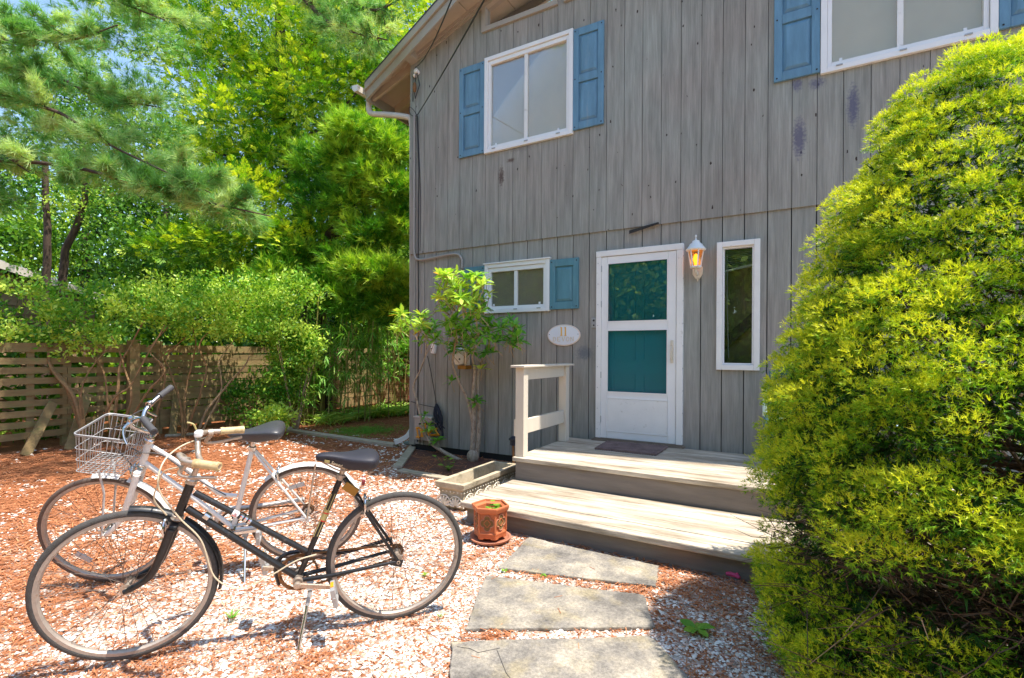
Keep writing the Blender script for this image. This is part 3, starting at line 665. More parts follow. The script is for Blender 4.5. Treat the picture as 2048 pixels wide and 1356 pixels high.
# ---- overhead wires running out of the top of the view
def wire(a, b, r, name, label, wrap=False, sag=.12):
    pts = [V(*a).lerp(b, t/16) - V(0,0,sag*4*(t/16)*(1-t/16)) for t in range(17)]
    mb = MB(); mb.tube(pts, r, 6)
    o = mb.build(name, M['wire_black'], None, smooth=True); tag(o, label, 'cable'); return o
wire((-4.655,-.09,5.36), AT(925,-60,3.2), .006, 'overhead_wire', 'upper of two thin black overhead wires, tied to the insulator under the eave')
wire((-4.655,-.05,4.70), AT(985,-30,3.0), .0065, 'overhead_wire', 'lower black overhead wire slanting across the siding to the corner', sag=.02)

# ---- things fixed to the wall
# wall lantern
lx, lz = -.902, 2.31
lan = thing('wall_lantern', (lx,-.16,2.2), 'white wall lantern with a glowing amber bulb, right of the front door', 'lamp')
mb = MB(); mb.prism([(lx+.06*math.cos(a)*(.9), -.001, 2.235+.085*math.sin(a)) for a in [math.pi*2*i/8+math.pi/8 for i in range(8)]], (0,-1,0), .022)
mb.lathe([(0,0),(.012,0),(.0,.03)],8,(lx,-.012,2.155),(0,0,-1)); mb.build('backplate', M['lantern_arm'], lan, bevel=.005)
mb = MB(); mb.tube(arc([(lx,-.02,2.22),(lx,-.07,2.19),(lx-.0,-.12,2.2),(lx,-.13,2.25)],5), [.014]*16, 8); mb.lathe([(.0,0),(.05,.0),(.055,.012),(.03,.018),(0,.02)],6,(lx,-.13,2.245)); mb.build('bracket', M['lantern_arm'], lan, smooth=True)
mb = MB()
for i in range(6):
    a = math.pi*2*i/6; ca, sa = math.cos(a), math.sin(a)
    mb.beam((lx+.048*ca,-.13+.048*sa,2.262),(lx+.074*ca,-.13+.074*sa,2.425),.01,.01,(ca,sa,0))
mb.lathe([(.045,0),(.055,0),(.055,.012),(.045,.012)],6,(lx,-.13,2.256)); mb.lathe([(.066,0),(.08,0),(.08,.012),(.066,.012)],6,(lx,-.13,2.422))
mb.build('cage', M['lantern'], lan)
mb = MB(); mb.lathe([(.045,.0),(.07,.158)],6,(lx,-.13,2.266)); mb.build('lantern_glass', M['lantern_glass'], lan)
mb = MB(); mb.lathe([(0,0),(.014,0),(.016,.02),(.028,.05),(.026,.085),(.012,.115),(0,.12)],14,(lx,-.13,2.275)); mb.build('bulb', M['bulb'], lan, smooth=True)
mb = MB(); mb.lathe([(.0,-.002),(.094,-.008),(.1,.0),(.078,.025),(.06,.055),(.04,.07),(.034,.09),(.012,.098),(.006,.105),(.005,.13),(.01,.138),(.006,.15),(0,.152)],12,(lx,-.13,2.434)); mb.build('lantern_cap', M['lantern'], lan, smooth=True)
# oval address sign
sg = thing('address_sign', (-2.407,-.012,1.59), 'white oval house sign reading 11 DEVON in gold, left of the door', 'sign')
sx, sz, ra, rb = -2.407, 1.591, .212, .128
mb = MB(); pr = [(sx+ra*math.cos(t), -.001, sz+rb*math.sin(t)) for t in [2*math.pi*i/48 for i in range(48)]]; mb.prism(pr[::-1], (0,-1,0), .018); mb.build('plaque_rim', M['sign_edge'], sg, bevel=.003)
mb = MB(); pr = [(sx+(ra-.014)*math.cos(t), -.0195, sz+(rb-.014)*math.sin(t)) for t in [2*math.pi*i/48 for i in range(48)]]; mb.prism(pr[::-1], (0,-1,0), .003); mb.build('plaque_face', M['sign'], sg)
for dx in (-.026,.026):
    mb = MB(); mb.box((sx+dx-.007,-.026,sz-.002),(sx+dx+.007,-.0226,sz+.092)); mb.box((sx+dx-.014,-.0262,sz-.008),(sx+dx+.014,-.0226,sz-.001)); mb.box((sx+dx-.015,-.0262,sz+.088),(sx+dx+.007,-.0226,sz+.095)); mb.build('numeral', M['yellow_gold'], sg)
def text(s, name, size, loc, rot, m, parent, ext=.001, sx_=1):
    cu = bpy.data.curves.new(name, 'FONT'); cu.body = s; cu.size = size; cu.align_x = 'CENTER'; cu.extrude = ext
    o = bpy.data.objects.new(name, cu); C.objects.link(o); cu.materials.append(m); o.parent = parent
    o.location = Vector(loc) - origin(parent); o.rotation_euler = rot; o.scale = (sx_,1,1); return o
M['pale_gold'] = mat('faded_gold_letter', (.72,.6,.42), .5)
def serif_text(word, cx, z0, h, w, gap, y, m, parent):
    """thin roman capitals from strokes"""
    G_ = {'D':[((0,0),(0,1)),((0,1),(.55,.95)),((.55,.95),(.9,.6)),((.9,.6),(.9,.4)),((.9,.4),(.55,.05)),((.55,.05),(0,0))],
          'E':[((0,0),(0,1)),((0,1),(.8,1)),((0,.5),(.6,.5)),((0,0),(.85,0)),((.8,1),(.8,.85)),((.85,0),(.85,.15))],
          'V':[((0,1),(.5,0)),((.5,0),(1,1)),((-.1,1),(.15,1)),((.85,1),(1.1,1))],
          'O':[((.5+.5*math.cos(a),.5+.5*math.sin(a)),(.5+.5*math.cos(a+.7854),.5+.5*math.sin(a+.7854))) for a in [i*.7854 for i in range(8)]],
          'N':[((0,0),(0,1)),((0,1),(.9,0)),((.9,0),(.9,1)),((-.12,0),(.12,0)),((.78,1),(1.02,1))]}
    tot = len(word)*w + (len(word)-1)*gap; x = cx - tot/2
    for ch in word:
        mb = MB()
        for i, ((a, b), (c, d)) in enumerate(G_[ch]): mb.beam((x+a*w, y-.0004*i, z0+b*h), (x+c*w, y-.0004*i, z0+d*h), .003, h*.10, (0,0,1) if abs(c-a) > .05 else (1,0,0)) if abs(c-a) > .05 else mb.box((x+a*w-h*.07, y-.0015, z0+min(b,d)*h), (x+a*w+h*.07, y+.0015, z0+max(b,d)*h))
        mb.build('letter', m, parent); x += w + gap
serif_text('DEVON', sx, sz-.072, .05, .036, .02, -.0245, M['pale_gold'], sg)
for dx in (-ra+.028, ra-.028):
    mb = MB(); mb.lathe([(0,0),(.005,0),(.004,.003),(0,.004)],8,(sx+dx,-.0226,sz+.01),(0,-1,0)); mb.build('sign_screw', M['wire_black'], sg)
# doorbell
db = thing('doorbell', (-2.03,-.015,1.73), 'small grey metal doorbell button beside the door frame', 'doorbell')
mb = MB(); mb.box((-2.062,-.016,1.672),(-2.004,-.001,1.785)); mb.build('doorbell_plate', M['galv'], db, bevel=.004)
mb = MB(); mb.lathe([(0,0),(.012,0),(.01,.006),(0,.007)],12,(-2.033,-.016,1.755),(0,-1,0)); mb.lathe([(0,0),(.009,0),(.007,.006),(0,.007)],12,(-2.033,-.016,1.70),(0,-1,0)); mb.build('doorbell_button', M['wire_black'], db, smooth=True)
# birdhouse on the wall, amber tray below
bp_ = W(921,712,-.1)
bh = thing('bird_feeder', tuple(bp_), 'white spotted bird feeder with an amber tray, hung on the siding behind the rhododendron', 'bird feeder')
mb = MB(); mb.lathe([(0,-.12),(.07,-.11),(.09,-.06),(.095,0),(.08,.05),(.05,.09),(.02,.105),(0,.11)],14,bp_); mb.build('feeder_body', M['white_worn'], bh, smooth=True)
for dx, dz in ((-.05,.02),(-.06,-.035),(.0,.0),(-.02,.05),(.04,-.04)):
    mb = MB(); mb.sphere(bp_+V(dx,-.076,dz),.012,8,6); mb.build('feeder_hole', M['wire_black'], bh)
mb = MB(); mb.box(bp_+V(.01,-.08,-.17), bp_+V(.14,.06,-.12)); mb.build('seed_tray', M['leather_bag'], bh, bevel=.006)
mb = MB(); mb.box(bp_+V(.10,-.05,-.12), bp_+V(.125,.04,.09)); mb.build('feeder_side', M['sign_edge'], bh)
mb = MB(); mb.tube([bp_+V(-.03,0,.1),bp_+V(-.035,.03,.15),bp_+V(-.02,.1,.16)], .008, 6); mb.build('hanging_hook', M['wire_black'], bh)
bp2 = W(866,696,-.04)
sh = thing('small_wall_ornament', tuple(bp2), 'small chipped white ornament on the siding near the house corner', 'ornament')
mb = MB(); mb.prism([bp2+V(-.03,.03,-.07),bp2+V(.03,.03,-.08),bp2+V(.045,.03,.02),bp2+V(.02,.03,.1),bp2+V(-.035,.03,.06)], (0,-1,0), .05); mb.build('ornament_body', M['white_worn'], sh, bevel=.01)
mb = MB(); mb.sphere(bp2+V(-.01,-.022,-.01),.01,8,6); mb.build('ornament_hole', M['wire_black'], sh)
# hank of navy cord hanging by the corner with its lines
ck = thing('cord_hank', (-4.3,-.05,.6), 'hank of dark navy cord hanging against the siding below the left ornament', 'cord')
top = W(873,808,-.04); bot = W(892,888,-.08)
mb = MB()
for i in range(15):
    a = rng.uniform(-.045,.045,2); m_ = top.lerp(bot, rng.uniform(.3,.95)) 
    pts = arc([top+V(a[0]*.3,0,rng.uniform(-.02,.01)), top.lerp(m_,.35)+V(a[0]*1.2,-.02+a[1]*.4,0), top.lerp(m_,.7)+V(a[0]*1.4,-.03+a[1]*.5,0), m_+V(a[1]*1.2,-.02,0)],4)
    mb.tube(pts, .009, 5)
mb.build('cord_strands', M['rope'], ck, smooth=True)
mb = MB(); mb.tube([W(855,712,-.03), W(862,745,-.03), top], .005, 5); mb.tube(arc([W(822,803,-.02), W(842,809,-.03), top+V(0,0,-.05)],4), .004, 5); mb.build('cord_line', M['wire_black'], ck)
# orange letter-shaped ornament leaning on the wall
os_ = thing('orange_letter_ornament', tuple(W(853,875,-.12)), 'orange metal ornament of letter shapes leaning behind the leaning rhododendron stem', 'ornament')
mb = MB()
def stroke(a, b, w=.022, y=-.12): mb.beam(W(*a,y), W(*b,y), .012, w, (0,-1,0))
wx = lambda x, y: (780+x/11.3, 780+y/11.3)
st = [((605,870),(640,1060)),((590,860),(660,850)),((595,1060),(670,1070)),((740,850),(700,1060)),((670,850),(745,1060)),((795,750),(805,1000)),((830,1020),(1110,1015)),((1000,860),(1090,1000)),((860,1000),(980,880)),((850,930),(870,1010)),((1040,880),(1060,870))]
for i, (a, b) in enumerate(st):
    pa, pb = W(*wx(*a),-.12-.002*i), W(*wx(*b),-.12-.002*i)
    mb.tube([pa,pb], .014, 4)
mb.build('letter_strokes', M['orange_sign'], os_)
mb = MB(); mb.tube([W(838,848,-.11),W(876,846,-.11)],.012,4); mb.tube([W(840,874,-.12),W(840,888,-.12)],.008,4); mb.tube([W(868,872,-.12),W(868,889,-.12)],.008,4); mb.build('ornament_stand', M['wire_black'], os_)
gb = thing('garden_bin', tuple(W(848,870,-.06)), 'pale grey plastic box standing behind the orange ornament', 'box')
a_, b_2 = W(834,845,-.03), W(868,882,-.03)
mb = MB(); mb.box((a_.x,-.09,b_2.z),(b_2.x,-.01,a_.z+.08)); mb.build('box_body', M['galv'], gb, bevel=.01)
mb = MB(); mb.box((a_.x-.01,-.1,a_.z+.081),(b_2.x+.01,-.008,a_.z+.1)); mb.build('box_lid', M['white_gutter'], gb, bevel=.005)

# ================================================================== PORCH STEPS
porch = thing('porch_steps', (-.2,-1.1,0), 'two-level sun-bleached wooden porch platform with grey risers in front of the door', 'porch')
DX0, DX1 = -2.335, 1.9
def plank(x0, x1, y0, y1, z0, z1, m, nm, par=porch, bev=.004):
    mb = MB(); mb.box((x0,y0,z0),(x1,y1,z1)); return mb.build(nm, m, par, bevel=bev)
ys = np.linspace(-1.345,-.03,10)
for i, (a, b) in enumerate(zip(ys, ys[1:])):
    j = DX0 + rng.uniform(-.004,.004); plank(j, DX1, a+.0036, b-.0036, .352, .39+rng.uniform(-.0015,.0015), M['deck'], 'deck_board')
ys = np.linspace(-2.10,-1.335,6)
for i, (a, b) in enumerate(zip(ys, ys[1:])):
    j = DX0 + rng.uniform(-.004,.004); plank(j, DX1, a+.0036, b-.0036, .142, .18+rng.uniform(-.0015,.0015), M['deck'], 'deck_board')
plank(DX0-.01, DX1, -2.175, -2.102, .135, .181, M['deck'], 'nosing_board', bev=.008)
plank(DX0+.02, DX1, -1.322, -1.285, .142, .350, M['riser'], 'riser_board')
plank(DX0+.02, DX0+.055, -1.284, -.03, .0, .350, M['riser'], 'side_board')
plank(DX0+.02, DX1, -2.12, -2.08, .0, .133, M['riser'], 'skirt_board')
plank(DX0+.02, DX0+.055, -2.079, -1.30, .0, .140, M['riser'], 'side_board')
# railing
rl = thing('porch_railing', (-2.285,-.78,.39), 'short cream-painted wooden railing on the left edge of the porch', 'railing')
for y in (-1.305,-.315):
    mb = MB(); mb.box((-2.33,y,.3905),(-2.24,y+.09,1.236)); mb.build('post', M['rail'], rl, bevel=.004)
mb = MB(); mb.box((-2.36,-1.355,1.237),(-2.21,-.15,1.259)); mb.build('cap_rail', M['rail'], rl, bevel=.005)
mb = MB(); mb.box((-2.305,-1.214,1.118),(-2.265,-.316,1.235)); mb.build('top_rail', M['rail'], rl, bevel=.003)
mb = MB(); mb.box((-2.305,-1.214,.60),(-2.265,-.316,.737)); mb.build('mid_rail', M['rail'], rl, bevel=.003)
mb = MB(); mb.box((-2.352,-1.29,.58),(-2.331,-1.26,.74)); mb.build('cleat', M['rail'], rl)
lt = thing('path_light', (-2.6,-1.05,0), 'small black garden path light behind the railing post', 'lamp')
pl_ = G(1060,905,.2); 
mb = MB(); mb.tube([(-2.55,-.95,0),(-2.55,-.95,.42)], .012, 8); mb.build('stake', M['rust'], lt)
mb = MB(); mb.lathe([(0,0),(.035,0),(.035,.05),(.05,.055),(.05,.07),(.02,.09),(0,.095)],12,(-2.55,-.95,.42)); mb.build('lamp_head', M['rope'], lt, smooth=True)
# door mat
dm = thing('door_mat', (-1.5,-.3,.39), 'ribbed grey and red rope door mat in front of the door', 'doormat')
c = [G(1189,898,.395), G(1312,911,.395), G(1337,895,.395), G(1213,884,.395)]
for i in range(26):
    t = (i+.5)/26; a = c[0].lerp(c[1],t); b = c[3].lerp(c[2],t); a.z = b.z = .401
    mb = MB(); n = 8; mb.tube([a.lerp(b, k/n)+V(.003*math.sin(k*2.2+i),0,.0015*math.sin(k*3+i)) for k in range(n+1)], .0135, 7); mb.build('rope_strip', M['mat'], dm, smooth=True)
# iron bench at the right end of the porch
be = thing('garden_bench', (.35,-.35,.39), 'teal painted iron bench with scrollwork back, half hidden by the spruce', 'bench')
bx0, bx1 = -.235, .98; bz = .39
for x in (bx0, bx1-.05):
    mb = MB(); mb.box((x,-.14,bz),(x+.055,-.095,bz+.83)); mb.build('back_post', M['bench'], be, bevel=.004)
    mb = MB(); mb.tube(arc([(x+.02,-.12,bz+.64),(x+.01,-.3,bz+.67),(x,-.5,bz+.66),(x-.01,-.60,bz+.58),(x-.01,-.60,bz+.45)],5), .018, 8); mb.build('arm_rest', M['bench_slat'], be, smooth=True)
    mb = MB(); mb.tube(arc([(x,-.60,bz+.46),(x,-.62,bz+.25),(x,-.66,bz+.0)],4), .02, 8); mb.build('leg', M['bench'], be, smooth=True)
mb = MB(); mb.box((bx0+.055,-.13,bz+.79),(bx1-.05,-.105,bz+.83)); mb.box((bx0+.055,-.13,bz+.47),(bx1-.05,-.105,bz+.5)); mb.build('back_rail', M['bench'], be, bevel=.003)
def scroll(cx, cz, r, s):
    pts = []
    for i in range(26):
        t = i/25*2.2*math.pi; rr = r*(1-i/34); pts.append((cx+s*rr*math.cos(t), -.118, cz+rr*math.sin(t)*.95))
    return pts
for i in range(6):
    for s, dz in ((1,.09),(-1,-.07)):
        mb = MB(); mb.tube(scroll(bx0+.16+i*.18+ s*.03, bz+.64+dz*.85, .07, s), .008, 6); mb.build('scroll', M['bench'], be, smooth=True)
for i in range(5):
    mb = MB(); y = -.17-.09*i; mb.box((bx0+.01,y-.07,bz+.42),(bx1-.01,y,bz+.44)); mb.build('seat_slat', M['bench_slat'] if i==4 else M['bench'], be, bevel=.004)
for y in (-.18,-.56):
    mb = MB(); mb.box((bx0+.02,y,bz+.395),(bx1-.02,y+.03,bz+.419)); mb.build('seat_bearer', M['bench'], be)

# ================================================================== GROUND THINGS
def slab(px, label, z=.02, cracks=None):
    pts = [G(*p, z) for p in px]
    # ragged edge
    out = []
    for a, b in zip(pts, pts[1:]+pts[:1]):
        n = max(3, int((b-a).length/.03)); nn = (b-a).normalized().cross(UP)
        for i in range(n):
            t = i/n; p = a.lerp(b, t); p += nn*(.010*noise.noise(p*7)+.008*noise.noise(p*27)) if i else V(0,0,0)
            out.append(p)
    area = sum(a.x*b.y-b.x*a.y for a, b in zip(out, out[1:]+out[:1]))
    if area < 0: out = out[::-1]
    mb = MB(); mb.prism([p - V(0,0,z-.002) for p in out], (0,0,1), z-.002)
    o = mb.build('stepping_stone', M['stone'], None, bevel=.005); tag(o, label, 'stepping stone', 'stepping stones leading to the porch')
    if cracks:
        m2 = MB()
        for cr_ in cracks:
            pp = [G(*p, z+.0012) for p in cr_]
            for i, (a, b) in enumerate(zip(pp, pp[1:])): m2.beam(a, b, .0022, .0008)
        c_ = m2.build('crack', M['backing'], o)
    return o
slab([(1058,1074),(1318,1131),(1312,1172),(996,1135)], 'bluestone slab nearest the porch, narrowing to the left')
slab([(972,1150),(1288,1190),(1311,1252),(929,1257)], 'middle bluestone slab of the path, largest mossy stain')
slab([(901,1283),(1100,1276),(1300,1271),(1352,1325),(1420,1400),(1480,1460),(900,1460)], 'front bluestone slab cut by the bottom of the view, with thin cracks',
     cracks=[[(914,1293),(940,1297),(956,1305),(1000,1296)],[(994,1300),(1004,1325),(1012,1345),(1020,1356)]])
def timber(a, b, w, h, label, m='timber'):
    mb = MB(); a = V(*a); b = V(*b); n = max(2, int((b-a).length/.35)); 
    for i in range(1): mb.beam(a+V(0,0,h/2), b+V(0,0,h/2), w, h)
    o = mb.build('landscape_timber', M[m], None, bevel=.008); return tag(o, label, 'timber', 'landscape timbers edging the gravel')
p1, p2 = G(560,861), G(792,894)
timber((p1.x,p1.y,0),(p2.x,p2.y,0),.12,.05,'long weathered timber running from the fence side to the house corner')
p1, p2 = G(826,896), G(795,938); timber((p1.x,p1.y,.001),(p2.x,p2.y,.001),.11,.035,'short flat timber running out from the downspout beside the planting bed')
p1, p2 = G(800,943), G(1034,986); timber((p1.x,p1.y,0),(p2.x,p2.y,0),.11,.03,'flat timber along the front of the planting bed, ending at the porch')
p1, p2 = G(330,874), G(585,858); timber((p1.x,p1.y,0),(p2.x,p2.y,0),.1,.04,'old dark timber lying in the litter along the fence')
# splash block
s_ = G(826,889); mb = MB(); mb.prism([(s_.x-.13,s_.y-.07,.0),(s_.x+.03,s_.y-.09,.0),(s_.x+.1,s_.y-.02,.0),(s_.x+.06,s_.y+.09,.0),(s_.x-.1,s_.y+.06,.0)], (0,0,1), .045)
o = mb.build('splash_block', M['splash'], None, bevel=.015); tag(o, 'grey-green splash stone under the downspout shoe', 'stone')
# ---- stone trough with scallop relief
tr = thing('trough_planter', (-2.63,-1.43,0), 'empty long cast-stone trough with a scallop frieze beside the porch step', 'planter')
tx0, tx1, ty0, ty1, th = -2.775, -2.495, -1.92, -.97, .235
mb = MB()
def trough_ring(z, o): return [(tx0-o,ty0-o,z),(tx1+o,ty0-o,z),(tx1+o,ty1+o,z),(tx0-o,ty1+o,z)]
rings = [trough_ring(.0,-.03), trough_ring(.02,-.02), trough_ring(.17,-.012), trough_ring(.185,.012), trough_ring(th,.018), trough_ring(th,-.028), trough_ring(.06,-.045)]
vs_ = sum(rings, []); fs = [(4*i+k,4*i+(k+1)%4,4*i+4+(k+1)%4,4*i+4+k) for i in range(len(rings)-1) for k in range(4)] + [(3,2,1,0),(24,25,26,27)]
mb.add(vs_, fs); mb.build('trough_body', M['cast'], tr, bevel=.005)
def palmette(c, e, n, r, par):
    """fan of raised petals: c centre, e along-face unit, n outward unit"""
    mb = MB(); 
    for k in range(7):
        a = math.pi*(k+.5)/7; d = e*math.cos(a) + UP*math.sin(a)*1.15
        p = [c+d*r*.18, c+d*r*.6, c+d*r]; mb.tube([q+n*.004 for q in p], [.004,.011,.008], 5)
    mb.tube([c+(e*math.cos(t)+UP*1.15*math.sin(t))*r*1.13+n*.003 for t in [math.pi*i/12 for i in range(13)]], .005, 5)
    mb.build('palmette', M['cast_relief'], par, smooth=True)
for i in range(6): palmette(V(tx1+.004, ty0+.09+i*.153, .03), V(0,1,0), V(1,0,0), .082, tr)
for i in range(2): palmette(V(tx0+.075+i*.13, ty0-.002, .03), V(1,0,0), V(0,-1,0), .072, tr)
mb = MB(); 
for i in range(22): mb.sphere((tx1-.002, ty0+.02+i*.0425, .155), .008, 6, 4)
for i in range(7): mb.sphere((tx0+.02+i*.04, ty0+.004, .155), .007, 6, 4)
mb.build('bead_row', M['cast_relief'], tr)
# ---- terracotta pot on its saucer
pc = G(975,1075); pc = V(-1.955,-2.335,0)
sau = MB(); sau.lathe([(0,.002),(.115,.002),(.148,.022),(.152,.034),(.14,.034),(.118,.014),(0,.012)],40,pc+V(.01,-.012,0))
o = sau.build('pot_saucer', M['terracotta_dull'], None, smooth=True); tag(o, 'faded round terracotta saucer under the hexagonal pot', 'saucer')
pot = thing('hexagonal_pot', tuple(pc), 'orange hexagonal terracotta pot with flower-shaped recesses on gravel by the step', 'plant pot')
A6 = math.radians(20)
mb = MB(); mb.lathe([(.105,.04),(.118,.04),(.124,.075),(.118,.085),(.114,.09),(.116,.215),(.135,.228),(.142,.25),(.142,.262),(.127,.265),(.123,.25),(.103,.24),(.1,.12),(0,.12)],6,pc,(0,0,1),A6); mb.build('pot_body', M['terracotta'], pot, bevel=.003)
hexv = [pc + V(math.cos(A6+math.pi/3*i), math.sin(A6+math.pi/3*i), 0)*.116 for i in range(6)]
for i in range(6):
    a, b = hexv[i], hexv[(i+1)%6]; m_ = (a+b)/2; e = (b-a).normalized(); n = V(m_.x-pc.x, m_.y-pc.y, 0).normalized()
    a2, b2 = a+V(0,0,0), b
    mb = MB(); lob = []
    for k in range(40):
        t = 2*math.pi*k/40; r = .032+.019*abs(math.cos(2*t))**.7
        lob.append(m_+n*.001+e*(r*math.cos(t))+UP*(.152+r*1.12*math.sin(t)))
    mb.prism(lob, n, .0015); mb.build('recess', M['terra_recess'], pot)
    mb = MB(); mb.tube([p+n*.003 for p in lob], .004, 5, closed=True); mb.build('lobe_rim', M['terracotta_dull'], pot, smooth=True)
    mb = MB(); lob2 = [m_+n*.004+e*((.017+.006*abs(math.cos(2*t)))*math.cos(t))+UP*(.152+(.02+.006*abs(math.cos(2*t)))*math.sin(t)) for t in [2*math.pi*k/24 for k in range(24)]]
    mb.tube(lob2, .003, 5, closed=True); mb.build('flower_motif', M['terracotta'], pot, smooth=True)
    mb = MB(); mb.beam(a+UP*.08+ n*0, a+UP*.22, .016,.016,(a-pc)); mb.build('corner_rib', M['terracotta'], pot, bevel=.004)
    mb = MB(); mb.prism([a+n*.004+UP*.036, a+n*.004+UP*.07, b+n*.004+UP*.07, b+n*.004+UP*.036, b.lerp(a,.25)+n*.004+UP*.036, b.lerp(a,.32)+n*.004+UP*.052, a.lerp(b,.32)+n*.004+UP*.052, a.lerp(b,.25)+n*.004+UP*.036], n, -.02); mb.build('pot_foot', M['terracotta'], pot)
mb = MB(); mb.lathe([(.098,.205),(0,.212)],6,pc,(0,0,1),A6); mb.build('potting_soil', M['soil'], pot)
# pink rubber thing
pk = G(1464,1158)+V(0,0,.012); mb = MB(); 
mb.tube(arc([pk+V(-.035,0,.012),pk+V(-.01,.012,.016),pk+V(.02,.005,.014),pk+V(.045,-.01,.01)],4),[.008,.012,.015,.017,.018,.018,.017,.016,.015,.014,.013,.01,.007],7)
mb.tube(arc([pk+V(-.03,.01,.025),pk+V(0,.02,.034),pk+V(.035,.0,.026)],4),.006,6)
o = mb.build('pink_rubber_toy', M['pink'], None, smooth=True); tag(o, 'small hot pink rubber scrap on the gravel by the lower step', 'toy')

# ================================================================== BICYCLES
def bike_space(o, d, u, s):
    o, d, u, s = map(Vector, (o, d, u, s)); s = s.normalized()
    return lambda p: o + d*p[0] + u*p[1] + s*p[2]
def crom(pts, n=6): return arc(pts, n)
def bicycle(name, label, T, P):
    base = T((.5,0,0)); base.z = 0
    b = thing(name, tuple(base), label, 'bicycle')
    def mk(): m = MB(); m.T = T; return m
    def tb(nm, pts, r, mt, par=b, n=10, sm=True, closed=False, lab=None):
        m = mk(); m.tube(pts, r, n, closed=closed); return m.build(nm, mt, par, smooth=sm, label=lab)
    R = .34; L = P['L']; fm = P['paint']
    rear = V(0,R,0); front = V(L,R,0)
    st = P['steer']
    def wheel(c, yaw, tm, hubw, tag_):
        cs, sn = math.cos(yaw), math.sin(yaw)
        def w(a, h, s): return c + V(a*cs - s*sn, h, a*sn + s*cs)
        N_ = 72
        m = mk(); vs_ = []; prof = [(-.013,-.012),(-.013,.004),(-.007,.002),(.007,.002),(.013,.004),(.013,-.012),(.006,-.017),(-.006,-.017)]
        for k in range(N_):
            a = 2*math.pi*k/N_
            for s, dr in prof:
                r = R-.026+dr; vs_.append(w(r*math.cos(a), r*math.sin(a), s))
        q = len(prof); m.add(vs_, [(k*q+i, k*q+(i+1)%q, ((k+1)%N_)*q+(i+1)%q, ((k+1)%N_)*q+i) for k in range(N_) for i in range(q)])
        rim = m.build('wheel', P['rim'], b, smooth=True)
        m = mk(); rt = .0165; vs_ = []
        for k in range(N_):
            a = 2*math.pi*k/N_
            for i in range(10):
                t = 2*math.pi*i/10; r = R-rt+ rt*math.cos(t); vs_.append(w(r*math.cos(a), r*math.sin(a), rt*.95*math.sin(t)))
        m.add(vs_, [(k*10+i, k*10+(i+1)%10, ((k+1)%N_)*10+(i+1)%10, ((k+1)%N_)*10+i) for k in range(N_) for i in range(10)])
        m.build('tyre', tm, rim, smooth=True)
        m = mk()
        for k in range(36):
            a = 2*math.pi*k/36 + .04; side = 1 if k % 2 else -1; off = (1 if (k//2) % 2 else -1)*1.05
            h = w(.022*math.cos(a+off), .022*math.sin(a+off), side*.028); e = w((R-.036)*math.cos(a), (R-.036)*math.sin(a), side*.002)
            m.tube([h, e], .0011, 4, cap=False)
        m.build('spokes', M['spoke'], rim)
        m = mk(); ax = w(0,0,1)-w(0,0,0)
        m.lathe([(.005,-hubw),(.009,-hubw),(.009,-hubw+.02),(.005,-hubw+.022),(.005,-.036),(.024,-.034),(.024,-.03),(.013,-.026),(.012,.026),(.024,.03),(.024,.034),(.005,.036),(.005,hubw-.022),(.009,hubw-.02),(.009,hubw),(.005,hubw)],14,w(0,0,0),ax)
        m.build('hub', P['metal'], rim, smooth=True)
        # wheel reflector
        if P['refl'] is None: return w
        a = P['refl'][0 if tag_ else 1]
        m = mk(); rr = R*.62; pc_ = [w(rr*math.cos(a)+x_*math.sin(a), rr*math.sin(a)-x_*math.cos(a), .006) for x_ in (-.045,.045)]
        m.beam(pc_[0], pc_[1], .008, .026, (math.cos(a),math.sin(a),0)); m.build('spoke_reflector', M['clear'], rim)
        return w
    wr = wheel(rear, 0, P['tyre'], .066, True)
    wf = wheel(front, st, P['tyre'], .052, False)
    # cog and chain side on the far side (s<0)
    m = mk(); m.lathe([(.0,-.004),(.034,-.004),(.034,.004),(0,.004)],18,V(0,R,-.042),V(0,0,1)); m.lathe([(0,-.003),(.026,-.003),(.026,.003),(0,.003)],18,V(0,R,-.052),V(0,0,1)); m.build('rear_sprocket', M['rust'], b)
    BB = V(*P['bb'],0)
    m = mk(); m.lathe([(.078,-.002),(.086,-.002),(.086,.002),(.078,.002),(.078,-.002)],40,BB+V(0,0,-.05),V(0,0,1))
    for k in range(5):
        a = 2*math.pi*k/5; m.beam(BB+V(0,0,-.05), BB+V(.08*math.cos(a),.08*math.sin(a),-.05), .004,.012,(0,0,1))
    for k in range(44):
        a = 2*math.pi*k/44; m.beam(BB+V(.084*math.cos(a),.084*math.sin(a),-.05), BB+V(.090*math.cos(a),.090*math.sin(a),-.05), .003,.005,(0,0,1))
    m.build('chainring', P['ring'], b)
    m = mk(); dv = (BB-rear); L_ = dv.length; ang = math.atan2(dv.y, dv.x); pts = []
    for k in range(13): a = ang + math.pi/2 + math.pi*k/12; pts.append(V(0,R,-.05)+V(.036*math.cos(a),.036*math.sin(a),0))
    for k in range(13): a = ang - math.pi/2 + math.pi*k/12; pts.append(BB+V(.09*math.cos(a),.09*math.sin(a),-.05))
    full = []
    for p, q_ in zip(pts, pts[1:]+pts[:1]):
        n = max(1, int((q_-p).length/.0127)); full += [p.lerp(q_, i/n) for i in range(n)]
    for i, (p, q_) in enumerate(zip(full, full[1:]+full[:1])):
        m.beam(p, q_, .006 if i%2 else .0085, .008 if i%2 else .009, (0,0,1))
    m.build('chain', M['rust'], b)
